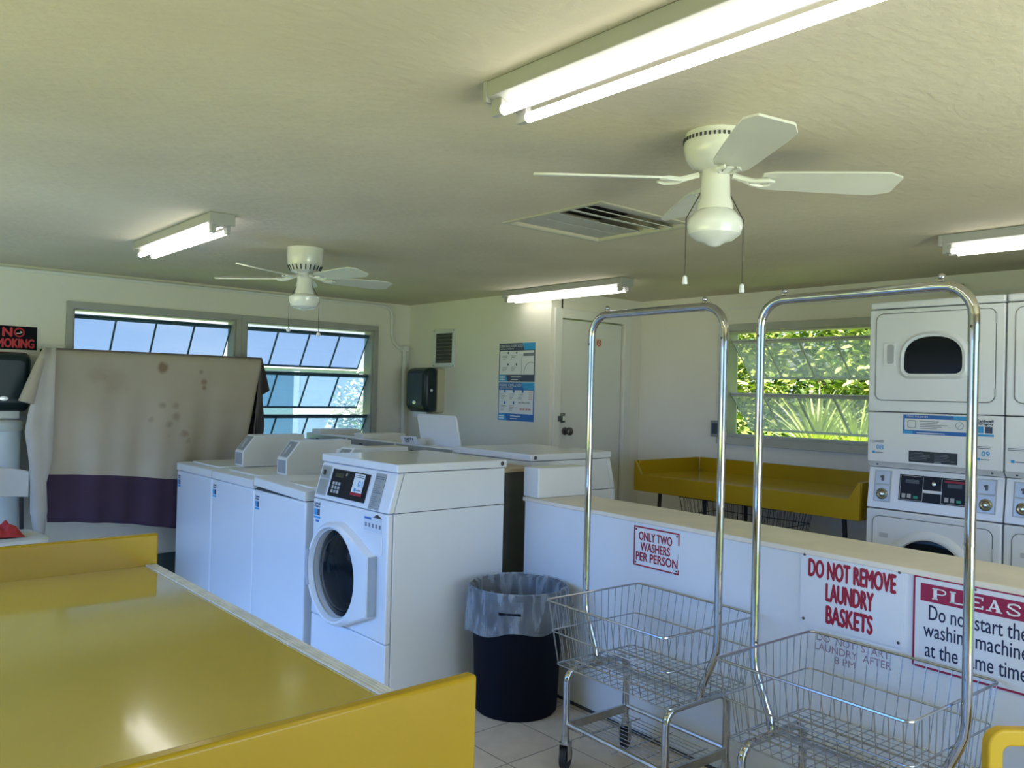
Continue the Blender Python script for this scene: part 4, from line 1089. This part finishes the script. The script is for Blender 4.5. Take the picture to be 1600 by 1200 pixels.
for i, (r_, z) in enumerate(prof):
    row = []
    for j in range(n):
        a = 2*PI*j/n; wv = .5*math.sin(7*a+1.3*i)+.5*math.sin(13*a+.7*i)
        rr2 = r_+(.004*wv if i != 4 else 0)-(.006*abs(wv) if i < 4 else 0)+(.0 if i < 6 else .004*math.sin(5*a))
        if i > 5: rr2 = max(rr2, .234)
        zz = z-((.06*(.5+.5*math.sin(a+R(15)))+.010*math.sin(6*a))*max(0, i-6)/2 if i > 6 else 0)
        row.append((rr2*math.cos(a), rr2*math.sin(a), zz))
    rows += row
fs = []
for i in range(len(prof)-1):
    for j in range(n): fs.append((i*n+j, i*n+(j+1) % n, (i+1)*n+(j+1) % n, (i+1)*n+j))
lo2 = MB().add(rows, fs).build('bin_liner', LIN, None, smooth=80); lo2.location = (2.545, 2.862, 0)
tag(lo2, 'clear plastic liner folded over the rim of the black trash can', 'bin liner')

# ------------------------------------------------------------------ far left corner
rk = thing('garment_rack', 'dark metal garment rack hidden under the hung beige cloth', 'rack', (1.2, 6.06, 0))
MB().tube([(-.02, 0, 1.652), (1.47, 0, 1.652)], .010, 8).build('rail', LEGB, rk)
for xx in (.0, 1.45):
    MB().tube([(xx, 0, 1.65), (xx, 0, .06)], .011, 8).tube([(xx, -.09, .02), (xx, -.08, .06), (xx, 0, .07), (xx, .08, .06), (xx, .09, .02)], .010, 8).build('leg', LEGB, rk)
m, t, bb = node_mat('beige_cloth'); CLO = m
bb.inputs['Roughness'].default_value = .9
co = t.nodes.new('ShaderNodeTexCoord')
nn = t.nodes.new('ShaderNodeTexNoise'); nn.inputs['Scale'].default_value = 3; nn.inputs['Detail'].default_value = 5; t.links.new(co.outputs['Object'], nn.inputs['Vector'])
rp = t.nodes.new('ShaderNodeValToRGB'); rp.color_ramp.elements[0].position = .3; rp.color_ramp.elements[0].color = (.45, .39, .29, 1); rp.color_ramp.elements[1].position = .7; rp.color_ramp.elements[1].color = (.52, .46, .36, 1); t.links.new(nn.outputs[0], rp.inputs[0])
cur = rp.outputs[0]
dist = t.nodes.new('ShaderNodeTexNoise'); dist.inputs['Scale'].default_value = 22; t.links.new(co.outputs['Object'], dist.inputs['Vector'])
def stain(cur, x, z, r, col, s_):
    v = t.nodes.new('ShaderNodeVectorMath'); v.operation = 'DISTANCE'; t.links.new(co.outputs['Object'], v.inputs[0]); v.inputs[1].default_value = (x, 5.985, z)
    a = t.nodes.new('ShaderNodeMath'); a.operation = 'MULTIPLY_ADD'; t.links.new(dist.outputs[0], a.inputs[0]); a.inputs[1].default_value = r*1.1; t.links.new(v.outputs['Value'], a.inputs[2])
    mr = t.nodes.new('ShaderNodeMapRange'); t.links.new(a.outputs[0], mr.inputs[0]); mr.inputs[1].default_value = r*1.1; mr.inputs[2].default_value = r*1.9; mr.inputs[3].default_value = s_; mr.inputs[4].default_value = 0
    mx_ = t.nodes.new('ShaderNodeMixRGB'); t.links.new(mr.outputs[0], mx_.inputs[0]); t.links.new(cur, mx_.inputs[1]); mx_.inputs[2].default_value = (*col, 1)
    return mx_.outputs[0]
BR = (.20, .10, .055)
for x, z, r, s_ in ((1.93, 1.565, .035, .75), (2.20, 1.545, .018, .5), (2.22, 1.475, .022, .6), (2.225, 1.43, .018, .6), (1.93, 1.30, .025, .4), (2.02, 1.30, .025, .4), (2.03, 1.22, .03, .5), (1.98, 1.17, .03, .5), (1.86, 1.20, .02, .3), (2.085, 1.10, .03, .75), (2.11, 1.05, .025, .7), (1.98, 1.09, .02, .35), (1.5, 1.5, .05, .15), (1.62, 1.45, .08, .15)):
    cur = stain(cur, x, z, r, BR, s_)
t.links.new(cur, bb.inputs['Base Color'])
PUR = mat('purple_band_cloth', (.055, .030, .060), .9, var=.12, scale=5)
PURB = mat('dark_cloth_back', (.22, .175, .19), .9, var=.1, scale=4)
nx, nz = 70, 40; vs = []; fs = []; mi = []
xL, xR = 1.185, 2.66
for i in range(nx+1):
    u = i/nx
    for j in range(nz+1):
        v = j/nz; zt = 1.668; zb = .54-.14*u+.012*math.sin(6*u)
        z = zt+(zb-zt)*v
        x = xL+(xR-xL-.24*v)*u+.05*v*(1-u)
        y = 5.985+.020*math.sin(u*17+.6)*v**.7+.012*math.sin(u*41+2)*v-.02*v
        if v < .03: y += .03*(1-v/.03); 
        vs.append((x, y, z))
for i in range(nx):
    for j in range(nz):
        fs.append((i*(nz+1)+j, (i+1)*(nz+1)+j, (i+1)*(nz+1)+j+1, i*(nz+1)+j+1)); mi.append(1 if j >= 29 else 0)
cloth = thing('hung_cloth', 'stained beige cloth with dark purple lower band hung in front of far windows', 'cloth', (0, 0, 0))
cm = MB(); cm.add(vs, fs); cm.mi = mi
cm.build('front_drape', [CLO, PUR], cloth, smooth=60, solid=.004)
bk = MB(); pts = [(2.655, 5.995, 1.672), (2.70, 6.08, 1.665), (2.79, 6.13, 1.42), (2.735, 6.14, 1.385), (2.755, 6.13, 1.14), (2.66, 6.10, .55), (2.56, 5.99, .52)]
bk.add(pts, [(0, 6, 5, 4, 3, 2, 1)]); 
bk.add([(1.30, 6.13, 1.66), (2.70, 6.13, 1.66), (2.70, 6.14, 1.05), (1.30, 6.14, 1.0)], [(0, 1, 2, 3)])
bk.add([(1.20, 5.995, 1.668), (2.66, 5.995, 1.668), (2.70, 6.13, 1.66), (1.22, 6.13, 1.66)], [(0, 1, 2, 3)], None, 0)
bk.build('back_drape', PURB, cloth, smooth=60, solid=.003)
fl = MB(); P_ = [(1.175, 1.668), (1.062, 1.325), (1.092, 1.265), (1.082, 1.13), (1.115, .95), (1.13, .62), (1.15, .47), (1.215, .46), (1.225, .62), (1.20, .85), (1.245, .86), (1.245, 1.66)]
L_ = [(1.175, 1.668, 1.245, 1.668), (1.15, 1.50, 1.245, 1.50), (1.115, 1.325, 1.245, 1.325), (1.100, 1.265, 1.245, 1.265), (1.083, 1.13, 1.245, 1.13), (1.112, .95, 1.245, .95), (1.125, .80, 1.215, .80), (1.13, .62, 1.225, .62), (1.155, .47, 1.212, .46)]
vs = []; fs = []
for q in L_:
    for kx in range(5):
        f_ = kx/4; vs.append((lerp(q[0], q[2], f_), 5.935+.012*math.sin(f_*6+q[1]*3), lerp(q[1], q[3], f_)))
for a in range(len(L_)-1):
    for kx in range(4): fs.append((a*5+kx, a*5+kx+1, a*5+5+kx+1, a*5+5+kx))
MB().add(vs, fs).build('side_flap', mat('pale_cloth', (.56, .52, .46), .9, var=.06), cloth, smooth=60, solid=.004)

MB().tube([(1.190, 5.955, 1.668), (1.155, 5.935, 1.56), (1.112, 5.925, 1.42), (1.082, 5.92, 1.315)], [.012, .026, .036, .044], 12).build('folded_roll', CLO, cloth)
bn = thing('plastic_drum', 'tall white plastic drum standing against far wall behind the chair', 'drum', (.940, 6.115, 0))
MB().lathe([(.140, 0), (.143, .02), (.154, 1.10), (.154, 1.13)], 36).build('body', mat('white_blue_plastic', (.62, .72, .78), .35, var=.04), bn)
MB().lathe([(.160, 1.13), (.166, 1.14), (.166, 1.185), (.158, 1.195), (.12, 1.198)], 36).build('lid', mat('pale_lid', (.55, .60, .58), .4), bn)
cr_ = thing('plastic_chair', 'grey-backed plastic chair with cream seat at the left edge', 'chair', (.875, 5.50, 0), R(8))
def bent(x0, x1, z0, z1, y, bow, th, nseg=10):
    vs = []; fs = []
    for i in range(nseg+1):
        u = i/nseg; x = lerp(x0, x1, u); yy = y+bow*(1-(2*u-1)**2); dz = -.03*(2*u-1)**2
        vs += [(x, yy, z0+dz*.3), (x, yy, z1+dz), (x, yy+th, z1+dz), (x, yy+th, z0+dz*.3)]
        if i:
            o = 4*(i-1)
            for k_ in range(4): fs.append((o+k_, o+(k_+1) % 4, o+4+(k_+1) % 4, o+4+k_))
    fs += [(0, 1, 2, 3), tuple(4*nseg+q for q in (3, 2, 1, 0))]
    return MB().add(vs, fs)
bent(-.22, .22, .755, .935, .16, .05, .018).build('backrest', mat('chair_grey', (.52, .51, .47), .5, var=.04), cr_, bevel=.006)
MB().prism(rrect(-.23, .23, -.24, .21, .09, 8), .515, .555, 'z').build('seat', mat('chair_cream', (.62, .60, .50), .45, var=.04), cr_, bevel=.012)
for xx in (-.19, .19):
    MB().tube([(xx, .17, 0), (xx, .17, .52), (xx*1.0, .195, .78)], .012, 8).build('leg', LEGB, cr_)
    MB().tube([(xx, -.20, 0), (xx*.95, -.17, .515)], .012, 8).build('leg', LEGB, cr_)
rd = MB(); rnd = random.Random(3); n = 22; vs = []; fs = []
for i in range(n+1):
    for j in range(n+1):
        u, v = i/n*2-1, j/n*2-1; r2 = u*u+v*v; h_ = max(0, 1-r2)**.6
        vs.append((u*.10, v*.08, .008+h_*(.055+.016*math.sin(6*u+3*v)+.014*math.sin(8*v-4*u)+.008*math.sin(13*u+5))))
for i in range(n):
    for j in range(n): fs.append((i*(n+1)+j, (i+1)*(n+1)+j, (i+1)*(n+1)+j+1, i*(n+1)+j+1))
ro = MB().add(vs, fs).build('crumpled_cloth', mat('red_cloth', (.42, .03, .03), .85, var=.2, scale=30), None, smooth=70, solid=.003)
ro.location = (.900, 5.46, .556); tag(ro, 'crumpled red cloth lying on the cream chair seat', 'cloth')
dk2 = MB(); dk2.add([(a*.55, b_*.7, c_*.55) for a, b_, c_ in vs], fs); do = dk2.build('crumpled_cloth', mat('dark_green_cloth', (.03, .05, .05), .85), None, smooth=70, solid=.003)
do.location = (.72, 5.43, .556); tag(do, 'small dark crumpled cloth beside the red one on chair seat', 'cloth')

# ------------------------------------------------------------------ yellow plastic handle at the lower right
yb = thing('plastic_bucket', 'yellow plastic bucket frame with rounded handle opening at the bottom right corner', 'bucket', (2.440, .700, 0), R(-41))
YP = mat('yellow_plastic', (.74, .44, .012), .4, var=.05)
o_ = rrect(-.15, .15, .30, .625, .045, 6); i_ = rrect(-.112, .112, .36, .583, .02, 6); n = len(o_); vs = []; fs = []
for y in (-.018, .018):
    vs += [(p[0], y, p[1]) for p in o_]; vs += [(p[0], y, p[1]) for p in i_]
for j in range(n):
    j2 = (j+1) % n
    fs += [(j, j2, n+j2, n+j), (2*n+j, 3*n+j, 3*n+j2, 2*n+j2), (j, 2*n+j, 2*n+j2, j2), (n+j, n+j2, 3*n+j2, 3*n+j)]
MB().add(vs, fs).build('handle_frame', YP, yb, bevel=.006)
MB().prism([(-.15, 0), (.15, 0), (.155, .31), (-.155, .31)], -.08, .08, 'y').build('tub', YP, yb, bevel=.02)
k = MB()
for xx in (-.02, .0, .02, .04): k.box(xx-.003, xx+.003, -.021, -.017, .588, .62)
k.build('ribs', YP, yb)
